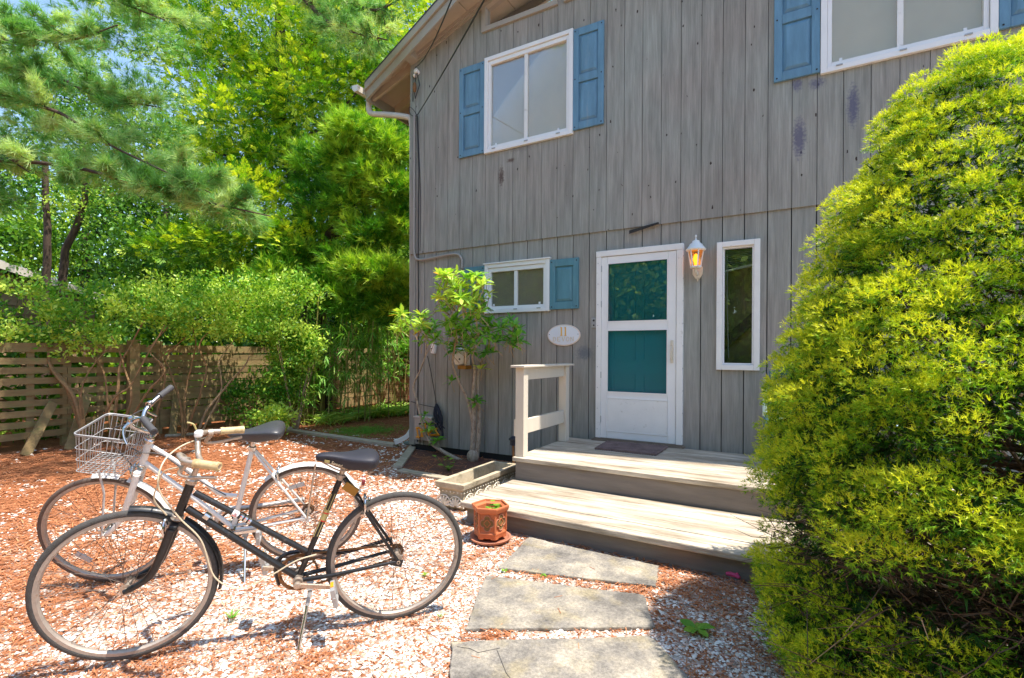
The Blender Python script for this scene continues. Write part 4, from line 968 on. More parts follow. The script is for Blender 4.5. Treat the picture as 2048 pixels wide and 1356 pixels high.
    # crank arms and pedals
    for s in (1,-1):
        d_ = V(-math.cos(P['crank']), -math.sin(P['crank']), 0)*s
        c0 = BB+V(0,0,.065*s); c1 = c0+d_*.165+V(0,0,.012*s)
        m = mk(); m.beam(c0+V(0,0,0), c1, .012, .022, (0,0,1) if False else (d_.y,-d_.x,0)); m.lathe([(0,-.008),(.017,-.008),(.017,.010),(.009,.012),(0,.012)],14,c0,V(0,0,s)); m.build('crank_arm', P['metal'], b, bevel=.003)
        pc_ = c1+V(0,0,.055*s)
        up_ = V(math.cos(P['pt']), math.sin(P['pt']), 0); ac = V(-up_.y, up_.x, 0)
        m = mk(); m.tube([c1, pc_+V(0,0,.045*s)], .007, 8)
        for k in (-1,1):
            m.beam(pc_+up_*(.038*k)+V(0,0,-.04), pc_+up_*(.038*k)+V(0,0,.04), .018,.02,ac)
        m.beam(pc_+V(0,0,.04)-up_*.045, pc_+V(0,0,.04)+up_*.045, .006,.022,ac); m.beam(pc_+V(0,0,-.04)-up_*.045, pc_+V(0,0,-.04)+up_*.045, .006,.022,ac)
        pd = m.build('pedal', M['galv'] if P['grey_pedal'] else M['rubber'], b, bevel=.002)
        for k in (-1,1):
            m = mk(); m.beam(pc_+up_*(.049*k)+V(0,0,-.02), pc_+up_*(.049*k)+V(0,0,.02), .003,.014,ac); m.build('pedal_reflector', M['amber'], pd)
    m = mk(); m.lathe([(0,-.045),(.021,-.045),(.023,-.03),(.021,-.028),(.021,.028),(.023,.03),(.021,.045),(0,.045)],18,BB,V(0,0,1)); m.build('bottom_bracket', P['metal'], b, smooth=True)
    # frame
    for nm, pts, r in P['tubes'](BB): tb(nm, pts, r, fm)
    # chain stays, seat stays
    for s in (1,-1):
        tb('chain_stay', [BB+V(-.02,0,.022*s), BB+V(-.15,.012,.036*s), V(.03,R,.056*s), V(-.005,R,.058*s)], [.011,.010,.008,.007], fm, lab=None)
        tb('seat_stay', [V(*P['stay'],.016*s), V(.12,.62,.03*s) if False else V(*P['stay'],.02*s).lerp(V(0,R,.058*s),.5), V(-.002,R,.058*s)], [.0085,.008,.007], fm)
        m = mk(); m.beam(V(-.02,R-.012,.057*s),V(.035,R+.005,.057*s),.005,.035,(0,1,0)); m.build('dropout', fm, b)
    # head tube, headset, fork
    h0, h1 = V(*P['head'][0],0), V(*P['head'][1],0)   # top, bottom
    hd = (h0-h1).normalized()
    tb('head_tube', [h0, h1], .0185, fm, n=16)
    m = mk(); m.tube([h0-hd*.012,h1+hd*.0],.0187,12) if False else None; m.lathe([(.019,-.012),(.024,-.01),(.022,0),(.024,.006),(.019,.012),(.02,.02),(.014,.022),(0,.022)],18,h0,hd); m.build('headset', P['metal'], b, smooth=True); m = mk(); m.lathe([(.019,.01),(.023,.008),(.022,0),(.026,-.006),(.02,-.014),(0,-.014)],18,h1,hd); m.build('headset', P['metal'], b, smooth=True)
    cs, sn = math.cos(st), math.sin(st)
    def rot(p, c=h0):
        """turn a point about the steering axis"""
        return c + Matrix.Rotation(-st, 3, hd) @ (p - c)
    crown = h1 - hd*.035
    def F(*p): return rot(V(*p))
    m = mk(); m.beam(rot(crown-V(0,.0,.055)), rot(crown+V(0,0,.055)), .034, .03, hd); fk = m.build('fork_crown', P['fork'], b, bevel=.008)
    for s in (1,-1):
        c0 = crown+V(0,0,.05*s); e = front+V(0,0,.05*s)
        k1 = crown - hd*(crown.y-R)*.45+V(0,0,.052*s); k2 = crown-hd*(crown.y-R)*.82+V(.012,0,.052*s)
        m = mk(); m.tube(crom([c0+hd*.0, k1, k2, e+V(-.022,.01,0), e],5), [.0175]*6+[.016]*5+[.0135]*5+[.0105]*5, 10)
        m.build('fork_blade', P['fork'], b, smooth=True)
    # stem, bar, grips, levers
    stem0, stem1 = h0, V(*P['barc'],0)
    tb('stem', [h0, h0+hd*.06, stem1-hd*.0], [.0115,.0115,.011], P['metal'], n=12)
    m = mk(); m.lathe([(.016,-.02),(.019,-.018),(.019,.018),(.016,.02)],14,stem1,V(0,0,1)); m.build('bar_clamp', P['metal'], b, smooth=True)
    for s in (1,-1):
        pts = P['bar'](s); c_ = crom([stem1]+pts,7)
        tb('handlebar', c_, .0115, P['metal'], n=12)
        g0, g1 = P['grip'](s)
        m = mk(); ax = (g1-g0).normalized(); Lg = (g1-g0).length
        m.lathe([(.012,0),(.0175,.001),(.0185,.01),(.0165,.02),(.0172,Lg*.4),(.0165,Lg*.7),(.0185,Lg-.012),(.0185,Lg),(.012,Lg+.002),(.009,Lg),(.006,Lg-.001),(0,Lg-.001)],18,g0,ax); m.build('grip', P['gripm'], b, smooth=True)
        # brake lever
        lv = P['lever'](s)
        m = mk(); m.tube(crom(lv,5), [.011]*3+[.009]*3+[.0065]*(5*(len(lv)-1)+1-6), 8); m.lathe([(.012,-.012),(.018,-.01),(.018,.01),(.012,.012)],12,lv[0]+V(0,.012,0),ax); m.build('brake_lever', P['metal'], b, smooth=True)
    if 'shifter' in P:
        m = mk(); p = P['shifter']; m.box((p.x-.016,p.y-.014,p.z-.02),(p.x+.016,p.y+.016,p.z+.02)); m.build('gear_shifter', M['white'], b, bevel=.008)
        m = mk(); m.tube(crom([p+V(.01,.02,0),p+V(.02,.045,.0),p+V(.045,.055,.0)],4), .004, 6); m.build('shift_lever', M['gold'], b)
    # brake calipers
    def caliper(c, dd, nm='brake_caliper'):
        m = mk()
        for s in (1,-1):
            m.tube(crom([c+dd*.0, c+V(0,.03,.02*s), c+V(0,.0,.045*s), c+V(0,-.05,.03*s)],4), [.006]*13, 6)
            m.beam(c+V(-.02,-.055,.024*s), c+V(.02,-.055,.024*s), .01,.012)
        m.lathe([(0,0),(.008,0),(.008,.02),(0,.02)],8,c,dd); m.sphere(c+V(0,.03,.02),.01,8,6); m.sphere(c+dd*.02+V(0,.01,0),.009,8,6)
        m.build(nm, M['chrome'], b, smooth=True)
    caliper(rot(crown+V(.03,-.0,0)), V(1,0,0)); caliper(V(*P['rbrake'],0), V(-1,.3,0))
    # fenders
    for (cen, a0, a1, w_, mm, wf_) in P['fenders']:
        m = mk(); n = 30; vs_ = []; hw = w_/2
        prof = [(-hw,-.012),(-hw*.75,-.003),(0,.003),(hw*.75,-.003),(hw,-.012),(hw*.7,-.007),(0,-.001),(-hw*.7,-.007)]
        for k in range(n+1):
            a = math.radians(a0+(a1-a0)*k/n); rr = R+.016
            for s, dr in prof:
                q_ = V((rr+dr)*math.cos(a),(rr+dr)*math.sin(a),s); c_ = front if cen else rear
                if cen: vs_.append(wf(q_.x, q_.y, q_.z))
                else: vs_.append(c_+q_)
        q = len(prof); m.add(vs_, [(k*q+i, k*q+(i+1)%q, (k+1)*q+(i+1)%q, (k+1)*q+i) for k in range(n) for i in range(q)] + [tuple(range(q)), tuple(n*q+i for i in range(q-1,-1,-1))])
        m.build('fender', mm, b, smooth=True)
    # saddle: loft of cross sections from nose to tail
    SX = P['saddle']; secs = SX['secs']; m = mk(); vs_ = []; n = 18
    for (x, ytop, hw, drop, tz) in secs:
        for i in range(n):
            t = 2*math.pi*i/n; cz, sy = math.cos(t), math.sin(t)
            zz = hw*math.copysign(abs(cz)**.8, cz); 
            yy = ytop - (1-max(sy,0)**.9)*tz if sy >= 0 else ytop - tz - drop*abs(sy)**.6
            vs_.append(V(x, yy, zz))
    q = n; m.add(vs_, [(k*q+i, (k+1)*q+i, (k+1)*q+(i+1)%q, k*q+(i+1)%q) for k in range(len(secs)-1) for i in range(q)] + [tuple(range(q)), tuple((len(secs)-1)*q+i for i in range(q-1,-1,-1))])
    sd = m.build('saddle', SX['mat'], b, smooth=True)
    sdm = sd.modifiers.new('soft', 'SUBSURF'); sdm.levels = 1; sdm.render_levels = 1
    m = mk(); x0, x1 = secs[0][0], secs[-1][0]; yb = secs[len(secs)//2][1]-.075
    for s in (1,-1): m.tube(crom([V(x0-.03,secs[0][1]-.03,.012*s), V((x0+x1)/2+.04,yb,.022*s), V((x0+x1)/2-.03,yb,.024*s), V(x1+.04,yb+.02,.045*s)],4), .004, 6)
    for s in (1,-1):
        c0 = V(x1+.04, yb-.01, .045*s); m.tube([c0+V(.013*math.cos(t),t*.0028,.013*math.sin(t)) for t in [i*.7 for i in range(36)]], .0025, 5)
    m.build('saddle_rails', M['rusty_chrome'], sd, smooth=True)
    s0, s1 = V(*P['seatpost'][0],0), V(*P['seatpost'][1],0)
    tb('seat_post', [s0, s1], .013, P['metal'], n=12)
    m = mk(); ax = (s1-s0).normalized(); m.lathe([(.016,-.014),(.021,-.012),(.021,.012),(.016,.014)],14,s0+ax*.01,ax); m.lathe([(.014,-.01),(.02,-.008),(.02,.012),(.012,.018)],12,s1-ax*.01,ax); m.build('seat_clamp', P['metal'], b, smooth=True)
    # kickstand
    k0, k1 = P['stand']
    m = mk(); m.beam(V(*k0), V(k0[0]+.002,k0[1]+.04,k0[2]*.3), .03,.03); m.tube([V(*k0), V(*k0).lerp(V(*k1),.25)],[.010,.009],8); m.build('kickstand_bracket', M['galv'], b)
    m = mk(); m.tube([V(*k0).lerp(V(*k1),.2), V(*k1)], [.0085,.007], 8); m.build('kickstand', M['chrome'], b, smooth=True)
    for i, pts in enumerate(P['cables']): tb('brake_cable', crom(pts,7), .0032, P.get('cablem', M['cable']), n=6)
    # rear lever / mechanism at the far dropout
    m = mk(); m.lathe([(0,-.01),(.02,-.01),(.024,0),(.02,.012),(0,.014)],12,V(0,R,-.062),V(0,0,1)); m.build('gear_mechanism', M['rust'], b, smooth=True)
    P['extra'](b, mk, tb, rot, wf, front, rear, BB)
    return b

# ---- black bicycle in front
def black_tubes(BB):
    return [('top_tube', [V(.885,.742,0), V(.425,.415,0)], .0135), ('down_tube', [V(.915,.672,0), BB], .0155), ('seat_tube', [BB, V(.277,.775,0)], .014)]
def b_bar(s): return [V(.865,.875,.022*s), V(.885,.89,.07*s), V(.895,.935,.105*s), V(.90,.962,.15*s), V(.87,.955,.205*s), V(.82,.950,.23*s), V(.735,.945,.265*s)]
def black_extra(b, mk, tb, rot, wf, front, rear, BB):
    # gold lining and bands on the seat tube, decal bands on the top tube
    a, c = BB, V(.277,.775,0); ax = (c-a).normalized()
    m = mk()
    for t0, t1 in ((.42,.58),(.66,.84)):
        for off in (.012,-.004): m.beam(a.lerp(c,t0)+V(off,.0,.0125), a.lerp(c,t1)+V(off,0,.0125), .0025,.004,(1,0,0))
    m.build('gold_lining', M['gold'], b)
    m = mk(); m.lathe([(.0142,-.03),(.0148,-.03),(.0148,.03),(.0142,.03)],16,a.lerp(c,.625),ax); m.build('gold_band', M['gold'], b)
    for d_ in (-.028,.012):
        m = mk(); m.lathe([(.0146,-.003),(.0153,-.003),(.0153,.003),(.0146,.003)],16,a.lerp(c,.625)+ax*d_,ax); m.build('red_stripe', M['red'], b)
    a, c = V(.885,.742,0), V(.425,.415,0); ax = (c-a).normalized()
    for t in (.40,.435,.47):
        m = mk(); m.lathe([(.0137,-.006),(.0143,-.006),(.0143,.006),(.0137,.006)],16,a.lerp(c,t),ax); m.build('silver_band', M['chrome'], b)
        m = mk(); m.beam(a.lerp(c,t)+V(.003,.008,.012), a.lerp(c,t)+V(-.004,.0085,.0115), .002,.006,(0,0,1)); m.build('red_mark', M['red'], b)
    m = mk(); p = a.lerp(c,.345); m.lathe([(.0137,-.014),(.0142,-.014),(.0142,.010),(.0137,.014)],16,p,ax); m.build('white_decal', M['white'], b)
    m = mk(); m.beam(p+V(.01,.0,.0145), p+V(-.004,-.008,.0145), .001,.003,(0,0,1)); m.beam(p+V(-.004,-.008,.0145), p+V(-.0,.009,.0145), .001,.003,(0,0,1)); m.beam(p+V(-.0,.009,.0145), p+V(-.01,.004,.0145), .001,.003,(0,0,1)); m.build('angular_red_emblem', M['red'], b)
    # chain guard, hockey-stick shape
    m = mk()
    pts = crom([BB+V(.09,-.06,-.062), BB+V(.105,.02,-.062), BB+V(.07,.088,-.062), BB+V(-.03,.10,-.062), BB+V(-.2,.072,-.062), V(.02,.405,-.062)],6)
    m.tube(pts, [.010]*len(pts), 5); m.build('chain_guard', M['black_paint'], b, smooth=True)
    # tan tag hanging below the saddle
    m = mk(); m.beam(V(.262,.745,.03), V(.205,.70,.03), .012,.04,(0,1,0)); m.build('tool_tag', M['leather_bag'], b, bevel=.003)
    m = mk(); m.tube(crom([V(.21,.69,.03),V(.19,.665,.03),V(.2,.645,.03),V(.22,.66,.03)],4), .002, 5); m.build('tag_string', M['sign_edge'], b)
    m = mk(); c0 = V(.84,.628,0); m.lathe([(.0155,-.012),(.0175,-.012),(.0175,.012),(.0155,.012)],14,c0,(V(.915,.672,0)-BB).normalized()); m.build('tube_clip', M['chrome'], b)
    # seat writing
    dd = (T_black(V(.30,.84,.03))-T_black(V(.36,.86,.03)))
    cu = bpy.data.curves.new('saddle_lettering', 'FONT'); cu.body = 'Speed'; cu.size = .022; cu.extrude = .0004
    o = bpy.data.objects.new('saddle_lettering', cu); C.objects.link(o); cu.materials.append(M['cable']); o.parent = b
    ex = (-dB*1.0 - uB*.42).normalized(); ez = (sB*.93 - uB*.2 + dB*.25).normalized(); ey = ez.cross(ex).normalized(); ez = ex.cross(ey)
    mw = Matrix((ex, ey, ez)).transposed().to_4x4(); mw.translation = T_black(V(.325,.856,.0405)) - origin(b)
    me = bpy.data.meshes.new_from_object(o); bpy.data.objects.remove(o); o = bpy.data.objects.new('saddle_lettering', me); C.objects.link(o); o.parent = b; o.matrix_local = mw
    m = mk(); m.beam(V(.352,.868,.034), V(.330,.864,.038), .002,.012,(0,1,0)); m.build('saddle_patch', M['gold'], b)
oB, dB, uB, sB = V(-1.7926,-3.5078,.004), V(-.6546,-.7558,.0155), V(.1098,-.0748,.9911), V(.748,-.6505,-.1319)
T_black = bike_space(oB, dB, uB, sB)
bicycle('bicycle', 'black step-through bicycle with ivory grips standing nearest on the gravel', T_black, dict(
    L=1.1365, paint=M['black_paint'], fork=M['black_paint'], rim=M['rim'], tyre=M['tyre'], metal=M['rusty_chrome'], ring=M['rust'], refl=None, steer=.08,
    bb=(.46,.285), crank=.15, pt=1.35, grey_pedal=True, tubes=black_tubes, stay=(.262,.77), head=((.895,.795),(.95,.635)),
    barc=(.868,.872), bar=b_bar, grip=lambda s: (V(.83,.951,.226*s), V(.735,.945,.265*s)), gripm=M['cork'],
    lever=lambda s: [V(.865,.94,.2*s), V(.885,.905,.21*s), V(.85,.895,.228*s), V(.79,.90,.255*s), V(.745,.905,.275*s)], shifter=V(.893,.972,-.115),
    rbrake=(.165,.64), fenders=[(1, 92, 119, .044, M['black_paint'], 0), (1, 127, 192, .044, M['black_paint'], 0)],
    saddle=dict(mat=M['saddle_blue'], secs=[(.392,.885,.010,.012,.006),(.385,.892,.02,.024,.01),(.36,.898,.027,.03,.012),(.32,.897,.032,.036,.014),(.28,.892,.042,.045,.018),(.245,.890,.062,.055,.02),(.2,.893,.085,.06,.022),(.155,.896,.098,.058,.024),(.125,.892,.09,.05,.022),(.108,.88,.06,.03,.016),(.103,.87,.02,.01,.008)]),
    seatpost=((.282,.765),(.262,.835)), stand=((.405,.235,.035),(.448,.004,.15)),
    cables=[[V(.885,.93,.2), V(.95,.9,.16), V(.99,.83,.09), V(1.02,.74,.05), V(.985,.655,.02)],
            [V(.885,.93,-.2), V(.95,.93,-.08), V(.985,.90,.05), V(.99,.80,.09), V(.93,.66,.06), V(.85,.54,.05), V(.8,.36,.045), V(.7,.29,.04), V(.58,.33,.035), V(.47,.39,.035), V(.38,.41,.03)]],
    extra=black_extra))

# ---- white bicycle behind
def white_tubes(BB):
    return [('top_tube', crom([V(.83,.862,0),V(.697,.745,0),V(.57,.615,0),V(.49,.525,0),V(.395,.50,0)],6), .013), ('down_tube', [V(.86,.757,0), V(.62,.5,0), BB], .0145), ('seat_tube', [BB, V(.303,.80,0)], .0145)]
W_G = {1: (V(.79,1.075,.15), V(.705,1.045,.265)), -1: (V(.825,1.08,-.20), V(.79,1.105,-.30))}
def w_bar(s): return [V(.85,.965,.03*s), V(.868,1.0,.07*s), V(.86,1.04,.11*s), W_G[s][0], W_G[s][0].lerp(W_G[s][1],.9)]
def white_extra(b, mk, tb, rot, wf, front, rear, BB):
    # wire basket
    def q(x, y, z): return rot(V(x,y,z))
    top = [V(.865,.955,.165),V(1.10,.992,.165),V(1.10,.992,-.165),V(.865,.955,-.165)]
    botm = [V(.925,.728,.125),V(1.13,.765,.125),V(1.13,.765,-.125),V(.925,.728,-.125)]
    top = [rot(p) for p in top]; botm = [rot(p) for p in botm]
    m = mk(); 
    def loop(P4, r, rad=.03):
        pts = []
        for i in range(4):
            a, c, d_ = P4[i-1], P4[i], P4[(i+1)%4]; u1 = (a-c).normalized(); u2 = (d_-c).normalized()
            for t in (0,.25,.5,.75,1): pts.append(c+u1*rad*(1-t)**2+u2*rad*t**2)
        m.tube(pts, r, 6, closed=True)
    loop(top, .0035); basket = m.build('basket', M['galv'], b, smooth=True)
    m = mk(); loop([a.lerp(c,.03) for a, c in zip(top,botm)], .003); m.build('basket_rim', M['galv'], basket, smooth=True)
    for t in (.38,.7):
        m = mk(); loop([a.lerp(c,t) for a, c in zip(top,botm)], .002, .025); m.build('basket_hoop', M['galv'], basket, smooth=True)
    m = mk(); loop(botm, .0025, .02); m.build('basket_hoop', M['galv'], basket, smooth=True)
    for i, n in ((0,9),(1,11),(2,9),(3,11)):
        for k in range(1, n):
            t = k/n; a = top[i].lerp(top[(i+1)%4],t); c_ = botm[i].lerp(botm[(i+1)%4],t); m = mk(); m.tube([a, c_], .0017, 5); m.build('basket_wire', M['galv'], basket)
    for k in range(1,9):
        t = k/9; m = mk(); m.tube([botm[0].lerp(botm[1],t), botm[3].lerp(botm[2],t)], .0017, 5); m.build('basket_wire', M['galv'], basket)
    for k in range(1,11):
        t = k/11; m = mk(); m.tube([botm[0].lerp(botm[3],t), botm[1].lerp(botm[2],t)], .0017, 5); m.build('basket_wire', M['galv'], basket)
    for s in (1,-1):
        tb('basket_strut', [rot(V(1.05,.745,.07*s)), rot(V(1.04,.6,.06*s)), wf(.0,.0,.056*s)], .006, M['clear'])
    # bridge of the rack and rear fender stays
    tb('rack_top', [rot(V(1.02,.738,.08)), rot(V(1.02,.738,-.08))], .006, M['clear'])
    for s in (1,-1):
        tb('fender_stay', [V(-.005,.345,.06*s), V(-.03,.52,.04*s), V(-.055,.695,.026*s)], .0055, M['rusty_chrome'])
    m = mk(); m.beam(V(-.3,.60,0), V(-.33,.50,0), .018,.05,(0,0,1)); 
    m = mk(); m.lathe([(0,0),(.032,0),(.03,.02),(0,.022)],14,V(-.335,.545,0),V(-1,-.15,0)); m.build('rear_reflector', M['redlens'], b)
    m = mk(); pts = crom([BB+V(.09,-.05,-.062), BB+V(.105,.02,-.062), BB+V(.06,.095,-.062), BB+V(-.1,.10,-.062), V(.02,.41,-.062)],6); m.tube(pts, .014, 5); m.build('chain_guard', M['clear'], b, smooth=True)
oW, dW, uW, sW = V(-2.7947,-3.2534,.003), V(-.6749,-.738,.0018), V(.1815,-.1636,.9697), V(.7153,-.6547,-.2444)
T_white = bike_space(oW, dW, uW, sW)
bicycle('bicycle', 'white step-through bicycle with a wire front basket and dark grips, behind the black one', T_white, dict(
    L=1.0715, paint=M['white_paint'], fork=M['white_paint'], rim=M['rim'], tyre=M['tyre_brown'], metal=M['chrome'], ring=M['rubber'], refl=(1.3,-.9), steer=-.09,
    bb=(.425,.285), crank=-.1, pt=1.6, grey_pedal=True, tubes=white_tubes, stay=(.288,.79), head=((.823,.885),(.872,.735)),
    barc=(.80,.93), bar=w_bar, grip=lambda s: W_G[s], gripm=M['rubber'],
    lever=lambda s: [V(.85,1.05,.125*s), V(.88,1.02,.15*s), V(.872,.985,.18*s), V(.85,.955,.21*s)],
    rbrake=(.16,.645), fenders=[(0, 48, 158, .052, M['white_paint'], 0), (1, 84, 106, .052, M['white_paint'], 0), (1, 113, 160, .052, M['white_paint'], 0)],
    saddle=dict(mat=M['saddle'], secs=[(.43,.912,.008,.01,.005),(.42,.918,.018,.02,.008),(.39,.92,.026,.035,.01),(.34,.925,.034,.05,.012),(.3,.932,.05,.062,.015),(.25,.945,.078,.07,.018),(.2,.96,.1,.066,.022),(.155,.962,.107,.055,.024),(.13,.95,.095,.04,.02),(.118,.935,.05,.02,.012)]),
    seatpost=((.303,.80),(.29,.88)), stand=((.355,.235,.03),(.325,.02,.27)),
    cables=[[V(.86,1.04,.12), V(.95,1.0,.10), V(.98,.9,.05), V(.93,.78,.02), V(.91,.71,.0)],
            [V(.86,1.04,-.12), V(.93,1.0,-.08), V(.93,.9,.03), V(.86,.83,.03), V(.76,.8,.02), V(.6,.64,.02), V(.45,.52,.02)]],
    cablem=M['rubber'], extra=white_extra))

# ================================================================== FENCE, SHED
FX = -9.2
fence = thing('slat_fence', (FX,-.5,0), 'old weathered horizontal slat fence running behind the bicycles', 'fence')
def fz(y): return 1.47
bay = 1.2; Y0 = -7.2
slat_z = [1.19,1.045,.90,.755,.61,.455,.31,.165]
for j in range(13):
    ya, yb = Y0 + bay*j, Y0 + bay*(j+1)
    tight = yb > -.6
    mb = MB(); mb.box((FX-.05,ya-.05,0),(FX+.05,ya+.05,1.50+.02*(j%3))); mb.build('post', M['fence'], fence, bevel=.005)
    mb = MB(); h = rng.uniform(-.012,.012); mb.hexa([(FX+.052,ya,1.35+h),(FX+.075,ya,1.35+h),(FX+.075,yb-.01,1.35-h),(FX+.052,yb-.01,1.35-h),(FX+.052,ya,1.475+h),(FX+.075,ya,1.475+h),(FX+.075,yb-.01,1.475-h),(FX+.052,yb-.01,1.475-h)]); mb.build('top_board', M['fence'], fence)
    zs = slat_z if not tight else [1.22,1.11,.995,.88,.77,.655,.545,.43,.32,.205,.10]
    for z in zs:
        a, c = rng.uniform(-.014,.014,2); hh = .088 if not tight else .1
        x = FX+.052 if not tight else FX+.052+rng.uniform(0,.008)
        mb = MB(); mb.hexa([(x,ya,z+a),(x+.02,ya,z+a),(x+.02,yb-.008,z+c),(x,yb-.008,z+c),(x,ya,z+a+hh),(x+.02,ya,z+a+hh),(x+.02,yb-.008,z+c+hh),(x,yb-.008,z+c+hh)])
        mb.build('slat', M['fence'] if rng.random() > .05 else M['fence_red'], fence)
    for t in (.33,.67):
        y = ya+bay*t; mb = MB(); mb.box((FX+.02,y-.04,.05),(FX+.05,y+.04,1.40+rng.uniform(-.06,.02))); mb.build('upright_board', M['fence'], fence)
for (p, q_) in (((50,882),(106,805)), ((137,872),(176,788)), ((345,868),(352,790))):
    a = GF(*p, lim=-8.75 if p[0] < 200 else -8.9); b = XP2(q_[0], q_[1], FX+.13)
    mb = MB(); mb.beam(a, b, .11, .03, (1,0,0)); o = mb.build('leaning_board', M['fence'], None); tag(o, {50:'leftmost loose board leaning on the fence',137:'pale loose board leaning on the fence behind the basket',345:'loose board leaning on the fence right of the tall post'}[p[0]], 'board', 'loose boards leaning on the fence')
tp_ = GF(266,866,-9.06); mb = MB(); mb.box((tp_.x-.06,tp_.y-.07,0),(tp_.x+.06,tp_.y+.07,1.55)); o = mb.build('fence_post', M['fence'], None, bevel=.006); tag(o, 'thick square post standing in front of the fence line, taller than the slats', 'post')
# neighbour's shed beyond the fence
shed = thing('neighbour_shed', (-15.2,-3.0,0), 'brown clapboard shed with a pale grey shingle roof beyond the fence', 'shed')
sx0, sx1, sy0, sy1 = -18.0, -13.2, -8.5, -.6
for i in range(14):
    z = .1+i*.165; mb = MB(); mb.hexa([(sx1,sy0,z),(sx1+.03,sy0,z),(sx1+.03,sy1,z),(sx1,sy1,z),(sx1,sy0,z+.16),(sx1+.008,sy0,z+.16),(sx1+.008,sy1,z+.16),(sx1,sy1,z+.16)]); mb.build('clapboard', M['shed_wall'], shed)
mb = MB(); mb.box((sx0,sy0,0),(sx1-.002,sy1,2.42)); mb.prism([(sx1-.002,sy0,2.42),(sx1-.002,sy1,2.42),(sx1-.002,(sy0+sy1)/2,3.6)],(-1,0,0),sx1-sx0); mb.build('shed_walls', M['shed_wall'], shed)
for s in (0,1):
    ym = (sy0+sy1)/2; ye = sy0-.35 if s == 0 else sy1+.35; n = 14
    for i in range(n):
        a, c = ym+(ye-ym)*i/n, ym+(ye-ym)*(i+1)/n; za, zc = 3.72-abs(a-ym)*.3, 3.72-abs(c-ym)*.3
        mb = MB(); mb.hexa([(sx0-.3,a,za),(sx1+.35,a,za),(sx1+.35,c,zc+.02),(sx0-.3,c,zc+.02),(sx0-.3,a,za+.03),(sx1+.35,a,za+.03),(sx1+.35,c,zc+.055),(sx0-.3,c,zc+.055)]); mb.build('shingle_course', M['shed_roof'], shed)
    mb = MB(); mb.beam((sx1+.36,ym,3.68),(sx1+.36,ye,3.68-abs(ye-ym)*.3),.03,.14); mb.build('rake_board', M['white_gutter'], shed)

# ================================================================== SCATTER ON THE GROUND
def unit(a): return a/np.maximum(np.linalg.norm(a, axis=-1, keepdims=True), 1e-9)
def nz(x, y, s, o=0): return np.array([noise.noise(Vector((a*s+o, b*s, o))) for a, b in zip(x, y)])
fw2 = np.array([FW.x, FW.y]); rt2 = np.array([RT.x, RT.y]); cam2 = np.array([CAM.x, CAM.y])
def ground_samples(n, d0, d1, power=1.0, left=1.2, right=1.15):
    """points on the ground inside the visible wedge, denser near the viewer"""
    u = rng.random(n); d = d0*(d1/d0)**u
    t = rng.uniform(-left, right, n)*d
    p = cam2 + d[:,None]*fw2 + t[:,None]*rt2
    return p[:,0], p[:,1], d
def blocked(x, y):
    b = (x > DX0-.02) & (y > -2.2) | ((y > -.02) & (x > X0))           # porch, house
    b |= (x > tx0-.02) & (x < tx1+.02) & (y > ty0-.02) & (y < ty1+.02)
    b |= (np.hypot(x-pc.x, y-pc.y) < .14)
    return b
stones_px = [[(1058,1074),(1318,1131),(1312,1172),(996,1135)],[(972,1150),(1288,1190),(1311,1252),(929,1257)],[(901,1283),(1300,1271),(1480,1460),(900,1460)]]
def inpoly(x, y, P):
    r = np.zeros(len(x), bool); 
    for a, b in zip(P, P[1:]+P[:1]):
        c = ((a.y > y) != (b.y > y)) & (x < (b.x-a.x)*(y-a.y)/((b.y-a.y) or 1e-9)+a.x); r ^= c
    return r
SP = [[G(*p) for p in s] for s in stones_px]
BEDP = [V(*p,0) for p in bed_poly]
def needle_mask(x, y):
    """0 = white chips, 1 = needles"""
    base = np.clip((-x-3.4)/3.4, 0, 1)*.85
    d = np.hypot(x-cam2[0], y-cam2[1])
    n1 = nz(x, y, 1.1, 3.3)*.8 + nz(x, y, 3.6, 9.1)*.75 + nz(x, y, 11., 5.1)*.4
    edge = np.exp(-np.abs(y+2.32)*9)*((x > -2.3) & (x < .2))*.6         # needles drift against the step
    return np.clip(.17 + base + n1 + edge, 0, 1)
# chips: squashed irregular octahedra
x, y, d = ground_samples(150000, 1.15, 9.0)
ok = ~blocked(x, y) & ~inpoly(x, y, BEDP) & (x > -9.1) & (x < 3)
for s in SP: ok &= ~inpoly(x, y, s)
x, y, d = x[ok], y[ok], d[ok]
nm = needle_mask(x, y); beyond = (y > .12+(-.09)*(x+5)) 
keep = rng.random(len(x)) > nm*1.05
keep &= ~(beyond & (rng.random(len(x)) > .5))
x, y, d, nm = x[keep], y[keep], d[keep], nm[keep]
n = len(x); r = np.clip(rng.lognormal(0,.42,n)*.0056,.0024,.0150)*np.clip(d/2.6, 1, 2.6)**.75
base = np.array([(1,0,0),(0,1,0),(-1,0,0),(0,-1,0),(0,0,1),(0,0,-.6)], float)
v = np.repeat(base[None], n, 0)*rng.uniform(.6,1.25,(n,6,1)); v[:,:,2] *= rng.uniform(.35,.8,(n,1)); v[:,:,0] *= rng.uniform(1,1.7,(n,1))
a = rng.uniform(0,6.283,n); ca, sa = np.cos(a)[:,None], np.sin(a)[:,None]
vx = v[:,:,0]*ca - v[:,:,1]*sa; vy = v[:,:,0]*sa + v[:,:,1]*ca; tl = rng.uniform(-.35,.35,(n,1))
vz = v[:,:,2] + vx*tl
P_ = np.stack([vx, vy, vz], -1)*r[:,None,None]; P_[:,:,0] += x[:,None]; P_[:,:,1] += y[:,None]; P_[:,:,2] += (r*.35)[:,None]
fb = np.array([(0,1,4),(1,2,4),(2,3,4),(3,0,4),(1,0,5),(2,1,5),(3,2,5),(0,3,5)])[:4]
F_ = (fb[None] + (np.arange(n)*6)[:,None,None]).reshape(-1,3)
